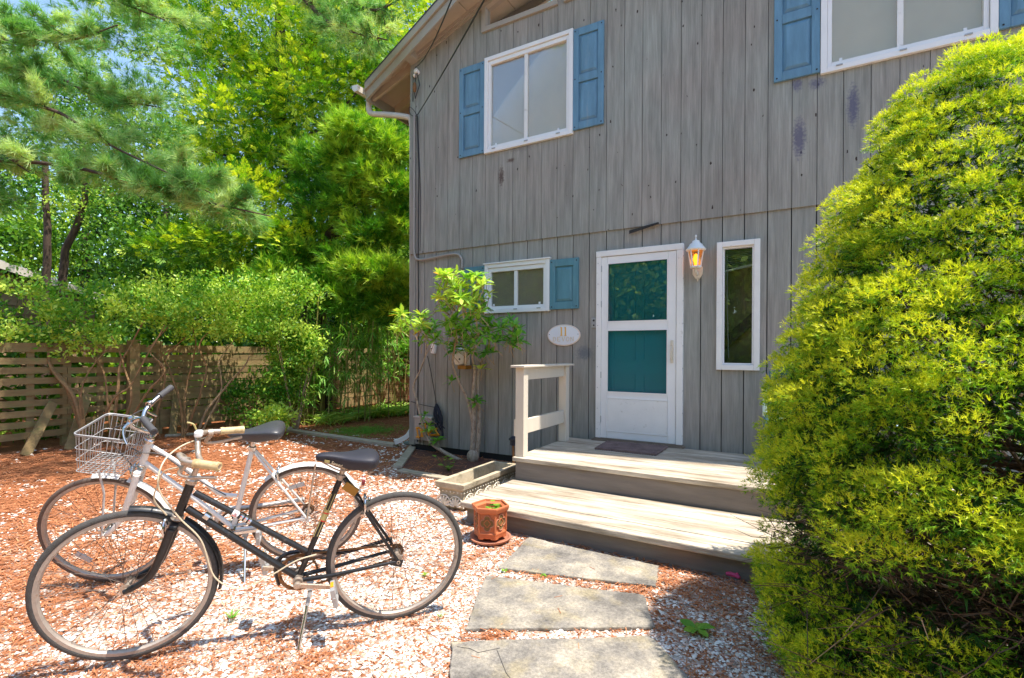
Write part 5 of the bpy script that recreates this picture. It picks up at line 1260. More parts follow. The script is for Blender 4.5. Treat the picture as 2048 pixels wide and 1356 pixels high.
tn = np.clip(rng.beta(2.6,1.1,n)*1.02 - nm*.22, 0, 1); tn[rng.random(n) < .10] = .15
np_mesh('gravel', P_.reshape(-1,3), F_, M['chips'], None, np.repeat(tn, 6), 'stuff')
tag(bpy.data.objects['gravel'], 'white and pinkish gravel chips covering the yard', 'gravel')
# fallen needles: thin arched slivers
x, y, d = ground_samples(150000, 1.15, 11.0)
ok = ~((x > DX0-.02) & (y > -2.12)) & ~((y > -.02) & (x > X0)) & (x > -9.15) & (x < 3)
for i, s in enumerate(SP): ok &= ~(inpoly(x, y, s) & (rng.random(len(x)) > .004))
ok &= ~((x > tx0-.02) & (x < tx1+.02) & (y > ty0-.02) & (y < ty1+.02)) & (np.hypot(x-pc.x, y-pc.y) > .15)
x, y, d = x[ok], y[ok], d[ok]
nm = np.clip(needle_mask(x, y)*1.15, .08, 1); keep = rng.random(len(x)) < nm; x, y, d = x[keep], y[keep], d[keep]
n = len(x); L_ = rng.uniform(.03,.075,n)*np.clip(d/3, .8, 1.7); wd = .0011*np.clip(d/1.5, 1, 5)
a = rng.uniform(0,6.283,n) ; dx, dy = np.cos(a)*L_/2, np.sin(a)*L_/2; px_, py_ = -np.sin(a)*wd, np.cos(a)*wd
z0 = rng.uniform(.004,.014,n); z1 = z0+rng.uniform(-.004,.010,n)
onst = np.zeros(n, bool)
for s in SP: onst |= inpoly(x, y, s)
z0[onst] = .0215; z1[onst] = .0225
V_ = np.stack([np.stack([x-dx-px_, y-dy-py_, z0],-1), np.stack([x-dx+px_, y-dy+py_, z0],-1), np.stack([x+dx+px_, y+dy+py_, z1],-1), np.stack([x+dx-px_, y+dy-py_, z1],-1)],1)
np_mesh('fallen_needles', V_.reshape(-1,3), np.arange(n*4).reshape(-1,4), M['needle_litter'], None, np.repeat(rng.beta(1.6,2,n),4), 'stuff')
tag(bpy.data.objects['fallen_needles'], 'orange fallen pine needles drifted over the gravel', 'pine needles')

# ================================================================== FOLIAGE
def noise3(P, s, o=0.): return np.array([noise.noise(Vector((p[0]*s+o, p[1]*s+o, p[2]*s))) for p in P])
def perp(d):
    r = rng.normal(size=d.shape); r -= d*(r*d).sum(-1,keepdims=True); return unit(r)
def f_needles(c, d, size, k, spread=(.3,1.1), w=.03, along=.35, droop=0., tintb=None):
    """k thin needles per tuft: triangles"""
    n = len(c); c = np.repeat(c, k, 0); D = np.repeat(unit(d), k, 0); s = np.repeat(size, k)[:,None]
    ph = rng.uniform(spread[0], spread[1], (n*k,1)); q = perp(D); dr = D*np.cos(ph) + q*np.sin(ph)
    dr[:,2] -= droop*rng.random(n*k); dr = unit(dr)
    b = c + D*s*rng.uniform(-along, along, (n*k,1)); ln = s*rng.uniform(.65,1.1,(n*k,1)); t = b + dr*ln
    sd = unit(np.cross(dr, rng.normal(size=dr.shape)))*s*w
    return np.stack([b-sd, b+sd, t],1).reshape(-1,3), np.arange(n*k*3).reshape(-1,3), 3*k
def f_leaves(c, d, size, asp=.4, fold=.25, curl=.0):
    """one leaf per row: two triangles... four-corner diamond with a folded midrib"""
    n = len(c); D = unit(d); s = size[:,None]; sd = perp(D); nn = np.cross(D, sd)
    up = np.where(nn[:,2:3] < 0, -1, 1); nn = nn*up
    m = c + D*s*.5; t = c + D*s - nn*s*curl
    V_ = np.stack([c, m+sd*s*asp*.5+nn*s*fold*.2, t, m-sd*s*asp*.5+nn*s*fold*.2],1)
    return V_.reshape(-1,3), np.arange(n*4).reshape(-1,4), 4
def f_spray(c, d, size, k=20, w=.2):
    """flat drooping fan of scale leaves, one sliver per twiglet"""
    n = len(c); D = unit(d); sd = perp(D); sd[:,2] *= .35; sd = unit(sd - D*(sd*D).sum(-1,keepdims=True)); out = []
    for i in range(k):
        t = (i//2+.6)/(k/2+.6); sg_ = 1 if i % 2 else -1
        ang = .85 - .35*t + rng.uniform(-.2,.2,(n,1)); b = c + D*size[:,None]*t*.8
        dr = D*np.cos(ang) + sd*np.sin(ang)*sg_; dr[:,2] -= .15*rng.random(n); dr = unit(dr); ln = size[:,None]*(.6-.3*t)*rng.uniform(.8,1.2,(n,1))
        pw = unit(np.cross(dr, np.cross(D, sd)))*size[:,None]*w*.3
        out.append(np.stack([b, b+dr*ln*.6+pw, b+dr*ln, ],1)); out.append(np.stack([b, b+dr*ln, b+dr*ln*.6-pw],1))
    V_ = np.stack(out,1).reshape(-1,3); return V_, np.arange(n*2*k*3).reshape(-1,3), 6*k
def ellipsoid_pts(c, r, n, shell=.6):
    u = unit(rng.normal(size=(n,3))); rad = rng.uniform(shell**3, 1, n)**(1/3)
    return np.array(c) + u*rad[:,None]*np.array(r), u
def clumpy(c, r, n, clumps, csize, shell=.45, sc_=1.0):
    """tuft positions gathered in small clumps inside an ellipsoid: gaps stay between clumps"""
    cc, cu = ellipsoid_pts(c, r, clumps, shell)
    idx = rng.integers(0, clumps, n); off = rng.normal(size=(n,3))*csize*np.array([1,1,.55])
    return cc[idx]+off, unit(cu[idx]*.6 + unit(off)*.7 + np.array([0,0,.35])), idx
def tinted(n, idx, base=.45, amp=.25, jit=.22):
    cl = rng.normal(size=idx.max()+1)*amp; return np.clip(base + cl[idx] + rng.normal(size=n)*jit, 0, 1)
def crown(name, tree, parts, m):
    vs_, fs, ts, off = [], [], [], 0
    for (v_, f_, k), t in parts:
        vs_.append(v_); fs.append(f_+off); ts.append(np.repeat(t, k)); off += len(v_)
    return np_mesh(name, np.concatenate(vs_), np.concatenate(fs), m, tree, np.concatenate(ts))
def trunk(tree, pts, r, m, nm='trunk', n=10, wob=.02):
    P_ = arc(pts, 6); P_ = [p + V(noise.noise(p*3), noise.noise(p*3+V(5,1,2)), 0)*wob for p in P_]
    k = len(P_); rr = [r[0]+(r[1]-r[0])*(i/(k-1))**.8 for i in range(k)]
    mb = MB(); mb.tube(P_, rr, n); return mb.build(nm, m, tree, smooth=True)
def npv(p): return np.array(tuple(p))

# ---- big spruce at the right
SPC = V(.84,-2.64,0)
spruce = thing('dwarf_spruce', tuple(SPC), 'large dense cone-shaped dwarf spruce crowding the right side of the porch', 'shrub')
prof = [(0.0,.95),(.10,1.04),(.25,1.03),(.4,.98),(.55,1.0),(.75,1.05),(.95,1.03),(1.2,.98),(1.4,.88),(1.62,.78),(1.8,.70),(1.96,.62),(2.15,.54),(2.3,.46),(2.42,.40),(2.5,.35),(2.56,.22),(2.6,.05)]
pz = np.array([p[0] for p in prof]); pr = np.array([p[1] for p in prof])
toc = math.atan2(CAM.y-SPC.y, CAM.x-SPC.x)
def spruce_gap(z, dth):
    g = (1/(1+np.exp((np.abs(z-(.50+.09*np.cos(dth)))-.135)*40)))*(1/(1+np.exp((np.abs(dth+.62)-.85)*7)))*1.1
    g = np.maximum(g, np.exp(-((z-.45)/.09)**2 - ((dth+1.5)/.5)**2)*.8)
    return np.maximum(g, np.exp(-((z-1.06)/.09)**4 - ((dth-.12)/.26)**4)*1.1)
# boughlet centres: roughly even over the cone
nb = 4700; zc, tc = [], []
zz_ = rng.uniform(0,2.59,nb*2); zz_ = zz_[rng.random(nb*2) < np.interp(zz_,pz,pr)/1.1+.12][:nb]; nb = len(zz_); tt_ = rng.uniform(-np.pi, np.pi, nb)
ok = ((np.cos(tt_) > -.3) & (rng.random(nb) < .62+.38*np.clip(np.cos(tt_)*1.6,0,1))) | (rng.random(nb) < .12); zz_, tt_ = zz_[ok], tt_[ok]
g_ = spruce_gap(zz_, tt_); ok = rng.random(len(zz_)) > g_; zz_, tt_ = zz_[ok], tt_[ok]
th_ = tt_+toc; cell = np.stack([np.cos(th_), np.sin(th_), zz_*1.7-.2*np.abs(np.sin(th_*1.7))], -1)
b1 = noise3(cell, 2.3, 4.); b2 = noise3(cell, 6.5, 8.)
lay = rng.random(len(zz_))**1.3*.16
rc = np.interp(zz_, pz, pr)*(.93+.10*b1+.05*b2)-lay
rad = rng.uniform(.055,.105,len(zz_))*(1-.25*(zz_ > 2.1))
Cb = np.stack([SPC.x+np.cos(th_)*rc, SPC.y+np.sin(th_)*rc, zz_+.05*b2], -1); Cb[:,2] = np.maximum(Cb[:,2], .07)
lean_ = np.array([(-RT.x*.10+FW.x*.08), (-RT.y*.10+FW.y*.08), 0]); Cb += lean_*((zz_/2.4)**2)[:,None]
Nb = unit(np.stack([np.cos(th_), np.sin(th_), .45+0*zz_],-1) + rng.normal(size=(len(zz_),3))*.22)
ks = 44; idx = np.repeat(np.arange(len(Cb)), ks)
dr = unit(rng.normal(size=(len(idx),3)) + Nb[idx]*.9 + np.array([0,0,.35]))
Pn = Cb[idx] + dr*rad[idx][:,None]*rng.uniform(.78,1.03,(len(idx),1))*np.array([1.08,1.08,.74]); Pn[:,2] = np.maximum(Pn[:,2], .02)
front = np.cos(tt_[idx]) > -.15
szs = rng.uniform(.014,.021,len(idx))
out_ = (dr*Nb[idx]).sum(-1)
vivid = np.clip(.34 + .22*out_ + .46*dr[:,2] - lay[idx]*1.6 + b1[idx]*.22 + .10*(zz_[idx]/2.6) + rng.normal(size=len(idx))*.10, 0, .95)  # new growth plus painted light: tops and tips lighter, undersides and inside darker
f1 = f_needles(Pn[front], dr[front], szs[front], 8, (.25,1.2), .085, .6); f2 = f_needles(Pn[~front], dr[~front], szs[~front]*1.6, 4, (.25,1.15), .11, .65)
crown('crown', spruce, [(f1, vivid[front]), (f2, vivid[~front])], M['lf_spruce'])
# inner fill: crevice shade put into its brown-green, closes the view inward
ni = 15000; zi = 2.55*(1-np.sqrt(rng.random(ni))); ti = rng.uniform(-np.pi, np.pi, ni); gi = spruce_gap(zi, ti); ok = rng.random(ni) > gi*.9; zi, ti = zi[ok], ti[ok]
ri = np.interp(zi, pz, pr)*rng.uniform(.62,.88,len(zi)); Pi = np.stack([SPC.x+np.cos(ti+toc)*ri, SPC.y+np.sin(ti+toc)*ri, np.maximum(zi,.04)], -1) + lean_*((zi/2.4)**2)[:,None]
crown('dark_inner_fill', spruce, [(f_needles(Pi, unit(rng.normal(size=Pi.shape)+np.stack([np.cos(ti+toc),np.sin(ti+toc),0*ti],-1)), rng.uniform(.035,.055,len(zi)), 8, (.2,1.3), .10, .5), np.clip(rng.normal(size=len(zi))*.15+.5,0,1))], M['lf_inner'])
mb = MB(); mb.tube([SPC+V(0,0,0), SPC+V(.02,.0,1.2), SPC+V(0,.02,2.5)], [.07,.045,.01], 8); mb.build('trunk', M['bark'], spruce, smooth=True)
mb = MB()
for i in range(300):
    a_ = rng.uniform(0,6.283); zz = rng.uniform(.05,2.3)*rng.random()**.35; L_ = np.interp(zz+.1, pz, pr)*rng.uniform(.62,.86)
    p0 = SPC+V(0,0,zz*.82); p1 = SPC+V(math.cos(a_+.1)*L_*.5, math.sin(a_+.1)*L_*.5, zz*.85+.02+rng.uniform(-.05,.05)); p2 = SPC+V(math.cos(a_)*L_, math.sin(a_)*L_, zz+.1)
    mb.tube(arc([p0,p1,p2],3), [.010,.009,.008,.006,.004,.003,.0015], 4, cap=False)
    for _ in range(2):
        t = rng.uniform(.4,.95); q0 = p1.lerp(p2,t); mb.tube([q0, q0+V(*(rng.normal(size=3)*.06)), q0+V(*(rng.normal(size=3)*.12))], [.003,.002,.001], 3, cap=False)
mb.build('branches', M['twig'], spruce)
mb = MB()
for i in range(2600):     # dead inner twig tangle near the ground
    a_ = toc + rng.normal()*1.25; r_ = rng.uniform(.25,.98)
    p0 = SPC+V(math.cos(a_)*r_, math.sin(a_)*r_, rng.uniform(.08,.72)); dd = V(*(rng.normal(size=3)*V(.11,.11,.05)))
    mb.tube([p0, p0+dd*.6+V(0,0,rng.normal()*.015), p0+dd*1.3], [.0024,.0018,.0008], 3, cap=False)
o = mb.build('dead_twigs', M['twig'], spruce, kind='stuff')

# ---- rhododendron in the bed by the wall
rb = G(946,922); rhodo = thing('rhododendron', (rb.x,rb.y,0), 'gnarled rhododendron with pale flaking stems against the grey siding', 'shrub')
def WP(x, y, off): return W(x, y, off)
yb = rb.y
def stem(pts, r, nm='stem'): return trunk(rhodo, [WP(a,b,c) for a, b, c in pts], r, M['bark_rhodo'], nm, 9, .012)
stem([(944,925,yb),(946,880,yb),(948,830,yb),(946,790,yb-.01),(950,740,yb-.02)], (.042,.018), 'trunk')
stem([(952,925,yb+.03),(958,870,yb+.03),(958,820,yb+.05),(955,760,yb+.05),(965,720,yb+.04),(985,690,yb)], (.036,.009))
stem([(946,845,yb),(935,800,yb-.03),(918,760,yb-.06),(905,725,yb-.12),(910,690,yb-.25),(912,640,yb-.45),(925,590,yb-.65)], (.022,.007))
stem([(930,926,yb),(890,905,yb-.04),(862,885,yb-.05),(845,850,yb-.06),(834,800,yb-.04),(828,770,yb-.04),(843,735,yb-.05),(852,700,yb-.05),(846,660,yb-.05)], (.028,.007))
stem([(950,740,yb-.02),(945,700,yb-.06),(955,670,yb-.10),(990,650,yb-.14),(1020,660,yb-.16)], (.018,.005)); stem([(912,640,yb-.45),(880,620,yb-.6),(850,640,yb-.65),(810,640,yb-.65)], (.012,.005))
stem([(918,665,yb-.3),(950,620,yb-.55),(970,600,yb-.65)], (.014,.005)); stem([(905,725,yb-.12),(915,640,yb-.4),(895,600,yb-.65),(880,570,yb-.7)], (.012,.005))
mb = MB(); mb.sphere((rb.x,rb.y,.06),(.085,.07,.09),12,8); mb.build('root_flare', M['bark_rhodo'], rhodo, smooth=True)
wh = []
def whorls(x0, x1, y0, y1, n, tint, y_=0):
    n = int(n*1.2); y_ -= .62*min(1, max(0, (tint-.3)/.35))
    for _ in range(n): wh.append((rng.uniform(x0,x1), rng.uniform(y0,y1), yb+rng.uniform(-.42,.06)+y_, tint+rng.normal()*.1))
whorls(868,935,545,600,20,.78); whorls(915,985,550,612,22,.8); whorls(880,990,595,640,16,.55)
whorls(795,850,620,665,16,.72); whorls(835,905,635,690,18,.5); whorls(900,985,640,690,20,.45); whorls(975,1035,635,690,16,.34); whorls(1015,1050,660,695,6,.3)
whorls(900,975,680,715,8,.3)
for x_, y_, t_ in ((903,762,.35),(962,738,.85),(953,800,.3),(952,805,.35),(850,830,.35),(858,862,.5),(872,883,.35),(875,880,.4),(866,655,.4),(905,700,.3),(930,702,.3),(985,705,.28),(858,852,.5)): wh.append((x_,y_,yb-.05,t_))
cs_, ds_, sz_, tt_ = [], [], [], []
tw = MB()
for (x_, y_, oy, t_) in wh:
    c = WP(x_, y_, oy); ax = V(rng.normal()*.35, rng.normal()*.35-.15, 1).normalized(); e = ax.orthogonal().normalized(); g = ax.cross(e); k = int(rng.integers(8,12)); Ls = rng.uniform(.10,.145)
    for i in range(k):
        a_ = 2*math.pi*i/k*1.0 + rng.normal()*.2; el = rng.uniform(-.1,.95)
        d_ = (e*math.cos(a_)+g*math.sin(a_))*math.cos(el) + ax*math.sin(el); d_.z -= .1
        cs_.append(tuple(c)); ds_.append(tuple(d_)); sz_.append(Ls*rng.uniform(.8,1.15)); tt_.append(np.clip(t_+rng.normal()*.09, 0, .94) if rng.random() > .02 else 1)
    q0 = c - ax*.12 + V(rng.normal()*.05, .03, -.03); tw.tube([q0, c-ax*.05, c], [.004,.0035,.003], 5, cap=False)
tw.build('twigs', M['bark_pale'], rhodo, kind='stuff')
def leaf_blades(c, d, size, asp, curl, segs=3):
    """longer leaves with a real outline: strip of quads, gently arched"""
    c, d, size = np.array(c), unit(np.array(d)), np.array(size)[:,None]; n = len(c)
    sd = np.cross(d, np.array([0,0,1.])+rng.normal(size=(n,3))*.25); sd = unit(sd); nn = np.cross(sd, d)
    ws = [.12,.8,1.0,.65,.0]; ts_ = [0,.3,.58,.85,1.0]; rows = []
    for w_, t in zip(ws, ts_):
        p = c + d*size*t - nn*size*curl*t*t; rows.append(np.stack([p-sd*size*asp*w_*.5+nn*size*.04*w_, p, p+sd*size*asp*w_*.5+nn*size*.04*w_],1))
    V_ = np.stack(rows,1).reshape(n,-1,3); f = []
    for r in range(4):
        for q_ in range(2): f.append((r*3+q_, r*3+q_+1, r*3+q_+4, r*3+q_+3))
    F_ = (np.array(f)[None] + (np.arange(n)*15)[:,None,None]).reshape(-1,4)
    return V_.reshape(-1,3), F_, 15
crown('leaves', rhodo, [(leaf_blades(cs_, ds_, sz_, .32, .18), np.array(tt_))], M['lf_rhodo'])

# ---- overhanging white pine, upper left
pine = thing('white_pine', tuple(AT(-520,900,7.0)*V(1,1,0) if False else V(*AT(-560,900,7.5)[:2],0)), 'soft-needled white pine whose pale boughs hang in from the upper left', 'tree')
pb = origin(pine)
trunk(pine, [pb, pb+V(.1,.1,2.5), pb+V(.15,.1,5), pb+V(.1,.2,9)], (.2,.06), M['bark'], 'trunk', 12)
boughs = [([(-330,420,7.2),(-100,330,6.8),(120,330,6.4),(330,385,6.2),(540,432,6.0)], .42, 900, (40,)),
          ([(-400,200,7.6),(-120,190,7),(90,215,6.6),(220,290,6.4),(420,385,6.1)], .40, 800, ()),
          ([(-400,60,7.6),(-150,90,7.2),(60,80,6.8),(150,78,6.6),(235,50,6.5)], .55, 760, ()),
          ([(-300,150,7.8),(-20,140,7.2),(110,155,6.9),(190,190,6.7),(320,215,6.5)], .36, 620, ()),
          ([(-200,-120,7.6),(60,-60,7.2),(200,-10,7.0),(330,40,6.8)], .55, 620, ()),
          ([(-300,-300,8),(0,-250,7.6),(300,-180,7.2),(560,-90,7)], .6, 500, ()),
          ([(560,-60,7),(640,30,6.8),(700,62,6.7),(775,80,6.6)], .30, 200, ()),
          ([(500,-120,7.2),(640,-40,7),(740,20,6.9),(830,-20,6.9)], .42, 300, ()),
          ([(-260,330,7.0),(-120,290,6.8),(-20,300,6.7),(60,345,6.5)], .30, 260, ())]
Pc, Dc, Ic = [], [], []
for bi, (pp, wdt, cnt, _) in enumerate(boughs):
    A_ = arc([AT(*p) for p in pp], 8); k = len(A_)
    mb = MB(); mb.tube(A_, [.035*(1-i/k)+.006 for i in range(k)], 7)
    for _ in range(26):   # side branchlets
        i = int(rng.integers(3, k)); q0 = A_[i-1]; d_ = V(*(rng.normal(size=3)*V(1,1,.35))).normalized(); q1 = q0+d_*rng.uniform(.2,wdt*1.15)+V(0,0,.05); mb.tube([q0,(q0+q1)/2+V(0,0,-.02),q1],[.007,.005,.002],4,cap=False)
        m_ = int(cnt*1.8/26); ts = rng.random(m_)**.7
        for t in ts: Pc.append(tuple(q0.lerp(q1,t)+V(*(rng.normal(size=3)*.035)))); Dc.append(tuple(d_+V(*(rng.normal(size=3)*.45))+V(0,0,.25))); Ic.append(bi*30+_)
    mb.build('bough', M['bark'], pine, smooth=True)
for (cx_, cy_, cz_, rx_, ry_, rz_, n_) in ((-4.9,-2.7,9.0,1.5,1.3,.5,2000),(-4.6,-4.8,9.2,1.0,1.4,.6,700)):
    p_, d_, i_ = clumpy((cx_,cy_,cz_), np.array([rx_,ry_,rz_]), n_, n_//11, .2, .3); Pc += [tuple(q) for q in p_]; Dc += [tuple(q) for q in d_]; Ic += [int(q) % 290 for q in i_]
    mb = MB(); mb.tube(arc([pb+V(.12,.1,6.2), (pb+V(.1,.1,7)+V(cx_,cy_,cz_))/2, V(cx_,cy_,cz_)],5), [.06]*6+[.03]*5, 7); mb.build('bough', M['bark'], pine, smooth=True)
for (px, py, dp, rx_, rz_, n_) in ((110,260,7.6,.9,.42,650),(250,350,7.2,.7,.28,520),(400,400,6.9,.5,.16,330),(60,100,7.8,.9,.5,560),(230,60,7.6,.7,.4,420),(290,190,7.4,.4,.25,220),(-60,380,7.4,.7,.3,300),(20,200,7.9,.9,.4,420),(300,270,7.2,.5,.22,300),(700,40,7.2,.6,.25,260),(480,430,6.7,.3,.1,160)):
    p_, d_, i_ = clumpy(tuple(AT(px,py,dp)), np.array([rx_,rx_,rz_]), n_, max(6,n_//16), .13, .2); Pc += [tuple(q) for q in p_]; Dc += [tuple(q) for q in d_]; Ic += [int(q) % 290 for q in i_]
Pc, Dc, Ic = np.array(Pc), np.array(Dc), np.array(Ic)
tn = tinted(len(Pc), Ic, .58, .2, .14); tn = np.minimum(tn, .9)
v1 = f_needles(Pc, Dc, rng.uniform(.12,.175,len(Pc)), 15, (.1,1.15), .026, .12, .12)
tt2 = tn.copy(); 
crown('crown', pine, [(v1, tt2)], M['lf_pine'])
k_ = rng.random(len(Pc)) < .3
crown('dry_needles', pine, [(f_needles(Pc[k_]-np.array([0,0,.02]), Dc[k_], rng.uniform(.05,.08,k_.sum()), 5, (.1,.9), .02, .1, .3), np.ones(k_.sum()))], M['lf_pine'])

# ---- generic broad blobs for the trees behind
MULT = dict(spray=2.9, tuft=2.0, leaf=1.3, coarse=2.9); DIV = dict(spray=12, tuft=14, leaf=13, coarse=14)
def blobs_to_crown(tree, name, blobs, kind, m, cl=.22):
    parts = []
    for (px, py, dep, rx, rz, n, base) in blobs:
        c = npv(AT(px, py, dep)); r = np.array([rx, rx, rz])
        n = int(n*MULT[kind]); P_, D_, I_ = clumpy(c, r, n, max(8, n//DIV[kind]), cl, .3)
        ok = P_[:,2] > .05; P_, D_, I_ = P_[ok], D_[ok], I_[ok]
        tn = np.clip(tinted(len(P_), I_, base-.02, .26, .13), 0, .91)
        if kind == 'spray': f = f_spray(P_, D_+np.array([0,0,-.15]), rng.uniform(.14,.24,len(P_)), 9, .23)
        elif kind == 'tuft': f = f_needles(P_, D_, rng.uniform(.13,.21,len(P_)), 14, (.15,1.0), .05, .3)
        elif kind == 'leaf':
            k = 7; P2 = np.repeat(P_, k, 0) + rng.normal(size=(len(P_)*k,3))*.05; D2 = rng.normal(size=P2.shape)+np.array([0,0,.5]); tn = np.repeat(tn, k)+rng.normal(size=len(P2))*.08
            f = f_leaves(P2, D2, rng.uniform(.045,.085,len(P2)), .48); tn = np.clip(tn, 0, .95)
        elif kind == 'coarse':
            k = 4; P2 = np.repeat(P_, k, 0) + rng.normal(size=(len(P_)*k,3))*.12; D2 = rng.normal(size=P2.shape)+np.array([0,0,.4]); tn = np.clip(np.repeat(tn, k), 0, 1)
            f = f_leaves(P2, D2, rng.uniform(.09,.19,len(P2)), .5)
        parts.append((f, tn))
    return crown(name, tree, parts, m)
def tree(name, base, label, cat, grp, tr_pts, r, limbs, blobs, kind, m, bark='bark', cl=.22, crown_name='crown'):
    t = thing(name, (base.x, base.y, 0), label, cat, grp)
    if tr_pts: trunk(t, tr_pts, r, M[bark], 'trunk', 11, .05)
    for L in limbs: trunk(t, [AT(*p) for p in L[:-1]], L[-1], M[bark], 'limb', 7, .03)
    blobs_to_crown(t, crown_name, blobs, kind, m, cl); return t
# cypress with yellow-green sprays
b0 = AT(622,700,12.5); b0 = V(b0.x, b0.y, 0)
tree('cypress_tree', b0, 'tall cypress with yellow-green scaly sprays and a dark leaning trunk left of the house', 'tree', None,
     [b0, AT(618,600,12.3), AT(612,470,12), AT(585,350,12), AT(562,230,12), AT(560,60,12), AT(570,-200,12)], (.27,.09),
     [[(612,460,12),(520,500,11.4),(450,590,11),(.05,.02)], [(600,400,12),(500,330,11.5),(420,300,11),(.05,.02)], [(575,300,12),(660,240,11.6),(720,180,11.3),(.05,.02)], [(565,220,12),(470,150,11.6),(400,90,11.4),(.045,.015)], [(565,120,12),(650,60,11.6),(740,40,11.5),(.04,.015)], [(640,420,12),(560,480,11.4),(480,560,11),(.03,.012)]],
     [(560,60,11.6,1.5,1.1,700,.62),(420,120,11.4,1.1,.9,420,.5),(690,70,11.4,1.2,.9,520,.62),(770,120,11.5,.7,.8,260,.6),(470,250,11.2,1.2,.8,520,.6),(610,190,11.3,1.0,.9,460,.62),(400,340,11,.8,.55,260,.55),(520,400,10.8,1.0,.45,320,.62),(470,480,10.6,.9,.5,300,.5),(600,480,10.6,.8,.4,260,.62),(380,500,10.6,.7,.4,180,.42),(560,330,11.3,.9,.5,220,.42),(690,170,11.5,.9,.6,300,.5),(560,-120,11.6,2.1,1.2,700,.6),(760,-60,11.6,1.2,1.1,400,.6),(330,60,11.6,.9,.9,250,.5),(810,190,11.6,.5,.6,140,.5)], 'spray', M['lf_cedar'])
# cryptomeria with bright plumes
b1_ = AT(690,800,10.8); b1_ = V(AT(650,720,11.2).x, AT(650,720,11.2).y, 0)
tree('cryptomeria_tree', b1_, 'cryptomeria with bright green bottlebrush plumes beside the house corner', 'tree', None,
     [b1_, AT(640,600,11), AT(625,520,10.8), AT(690,430,10.3), AT(715,360,10.1), AT(728,300,10)], (.2,.03),
     [[(640,500,10.8),(740,420,10.2),(800,370,10),(840,330,9.9),(.05,.015)], [(630,530,10.8),(560,520,10.4),(500,560,10),(.03,.01)], [(645,600,10.9),(720,560,10),(760,540,9.8),(.03,.01)], [(625,520,10.8),(600,420,10.8),(590,330,10.8),(.09,.03)]],
     [(715,265,9.9,.46,.32,420,.7),(775,290,9.9,.42,.36,380,.72),(690,320,10,.4,.35,300,.6),(740,350,9.9,.5,.35,380,.66),(700,400,10,.42,.3,280,.6),(790,380,9.9,.4,.4,280,.55),(640,420,10.4,.5,.5,300,.36),(800,440,10,.35,.5,240,.45),(740,470,10,.55,.35,300,.45),(725,540,9.6,.34,.2,260,.78),(780,548,9.6,.36,.24,300,.8),(690,520,9.9,.3,.22,180,.5),(660,580,10,.4,.4,240,.4),(600,520,10.3,.45,.35,240,.45),(560,560,10,.45,.35,240,.45),(790,610,9.8,.3,.4,220,.5),(720,600,9.9,.5,.3,260,.4),(820,250,10.2,.25,.5,140,.5),(640,340,10.6,.5,.5,260,.35),(540,480,10.4,.5,.4,220,.42)], 'tuft', M['lf_crypt'], cl=.13)
# broad-leaved shrubs arching in front of the fence
def arching(label, stems, blobs, bark='bark_orange'):
    g0 = GF(*stems[0][0], lim=-8.6); t = thing('arching_shrub', (g0.x, g0.y, 0), label, 'shrub', 'arching shrubs in front of the fence')
    dep = (g0-CAM).dot(FW)
    for S in stems:
        d_ = (GF(*S[0], lim=-8.6)-CAM).dot(FW); pts = [GF(*S[0], lim=-8.6)] + [AT(p[0], p[1], d_+p[2]) for p in S[1:-1]]; trunk(t, pts, S[-1], M[bark], 'stem', 7, .02)
    blobs_to_crown(t, 'leaves', [(a,b+4+14*math.sin(a*.7),dep+c,d,e*(.8+.35*abs(math.sin(b*1.3))),int(f*.42),g+.08) for a,b,c,d,e,f,g in blobs], 'leaf', M['lf_shrub'], .12)
    return t
arching('leftmost arching shrub with forked orange stems left of the basket', [[(172,852),(150,800,0),(115,755,.05),(100,720,.1),(95,690,.1),(.032,.014)], [(176,852),(125,760,.05),(75,725,.1),(55,690,.1),(40,640,.1),(.028,.01)], [(172,850),(160,790,.05),(130,770,.05),(100,700,.3),(150,640,.3),(.02,.008)], [(180,850),(225,800,0),(262,770,.1),(300,700,.2),(330,650,.3),(.02,.007)], [(175,852),(160,800,-.1),(180,740,.0),(225,690,.2),(.018,.006)]],
     [(60,610,.2,.75,.22,330,.6),(150,630,.2,.6,.2,260,.55),(20,650,.1,.5,.22,200,.6),(110,660,.1,.55,.18,220,.5),(30,560,.4,.4,.2,110,.55),(-80,600,.2,.6,.4,200,.5),(210,650,.3,.4,.18,130,.5)])
arching('second arching shrub with leaves over the fence top above the basket', [[(222,850),(235,790,0),(240,730,.1),(262,690,.2),(290,640,.2),(.026,.01)], [(225,850),(210,760,.1),(180,700,.2),(160,650,.2),(.018,.007)], [(222,850),(262,800,0),(250,740,.1),(232,690,.1),(200,640,.2),(.02,.008)], [(228,850),(290,790,0),(330,740,.1),(300,700,.1),(340,650,.1),(.018,.007)]],
     [(250,620,.3,.6,.2,260,.55),(330,640,.3,.6,.2,300,.62),(220,580,.5,.5,.16,150,.5),(300,590,.4,.5,.18,190,.5),(360,600,.3,.45,.2,190,.55)])
arching('third arching shrub, stems crossing in front of the tight fence boards', [[(364,868),(360,800,0),(340,740,.1),(330,715,.1),(372,672,.2),(.022,.01)], [(368,868),(372,780,.2),(390,700,.2),(385,650,.2),(.018,.008)], [(366,868),(400,790,0),(412,740,.1),(400,690,.1),(430,650,.2),(.02,.008)], [(300,862),(330,760,.1),(318,720,.1),(355,690,.1),(.02,.009)]],
     [(400,600,.2,.6,.25,380,.66),(450,640,.2,.6,.22,360,.66),(380,560,.4,.6,.25,260,.58),(460,570,.4,.6,.25,300,.6),(350,660,.2,.35,.12,110,.6)])
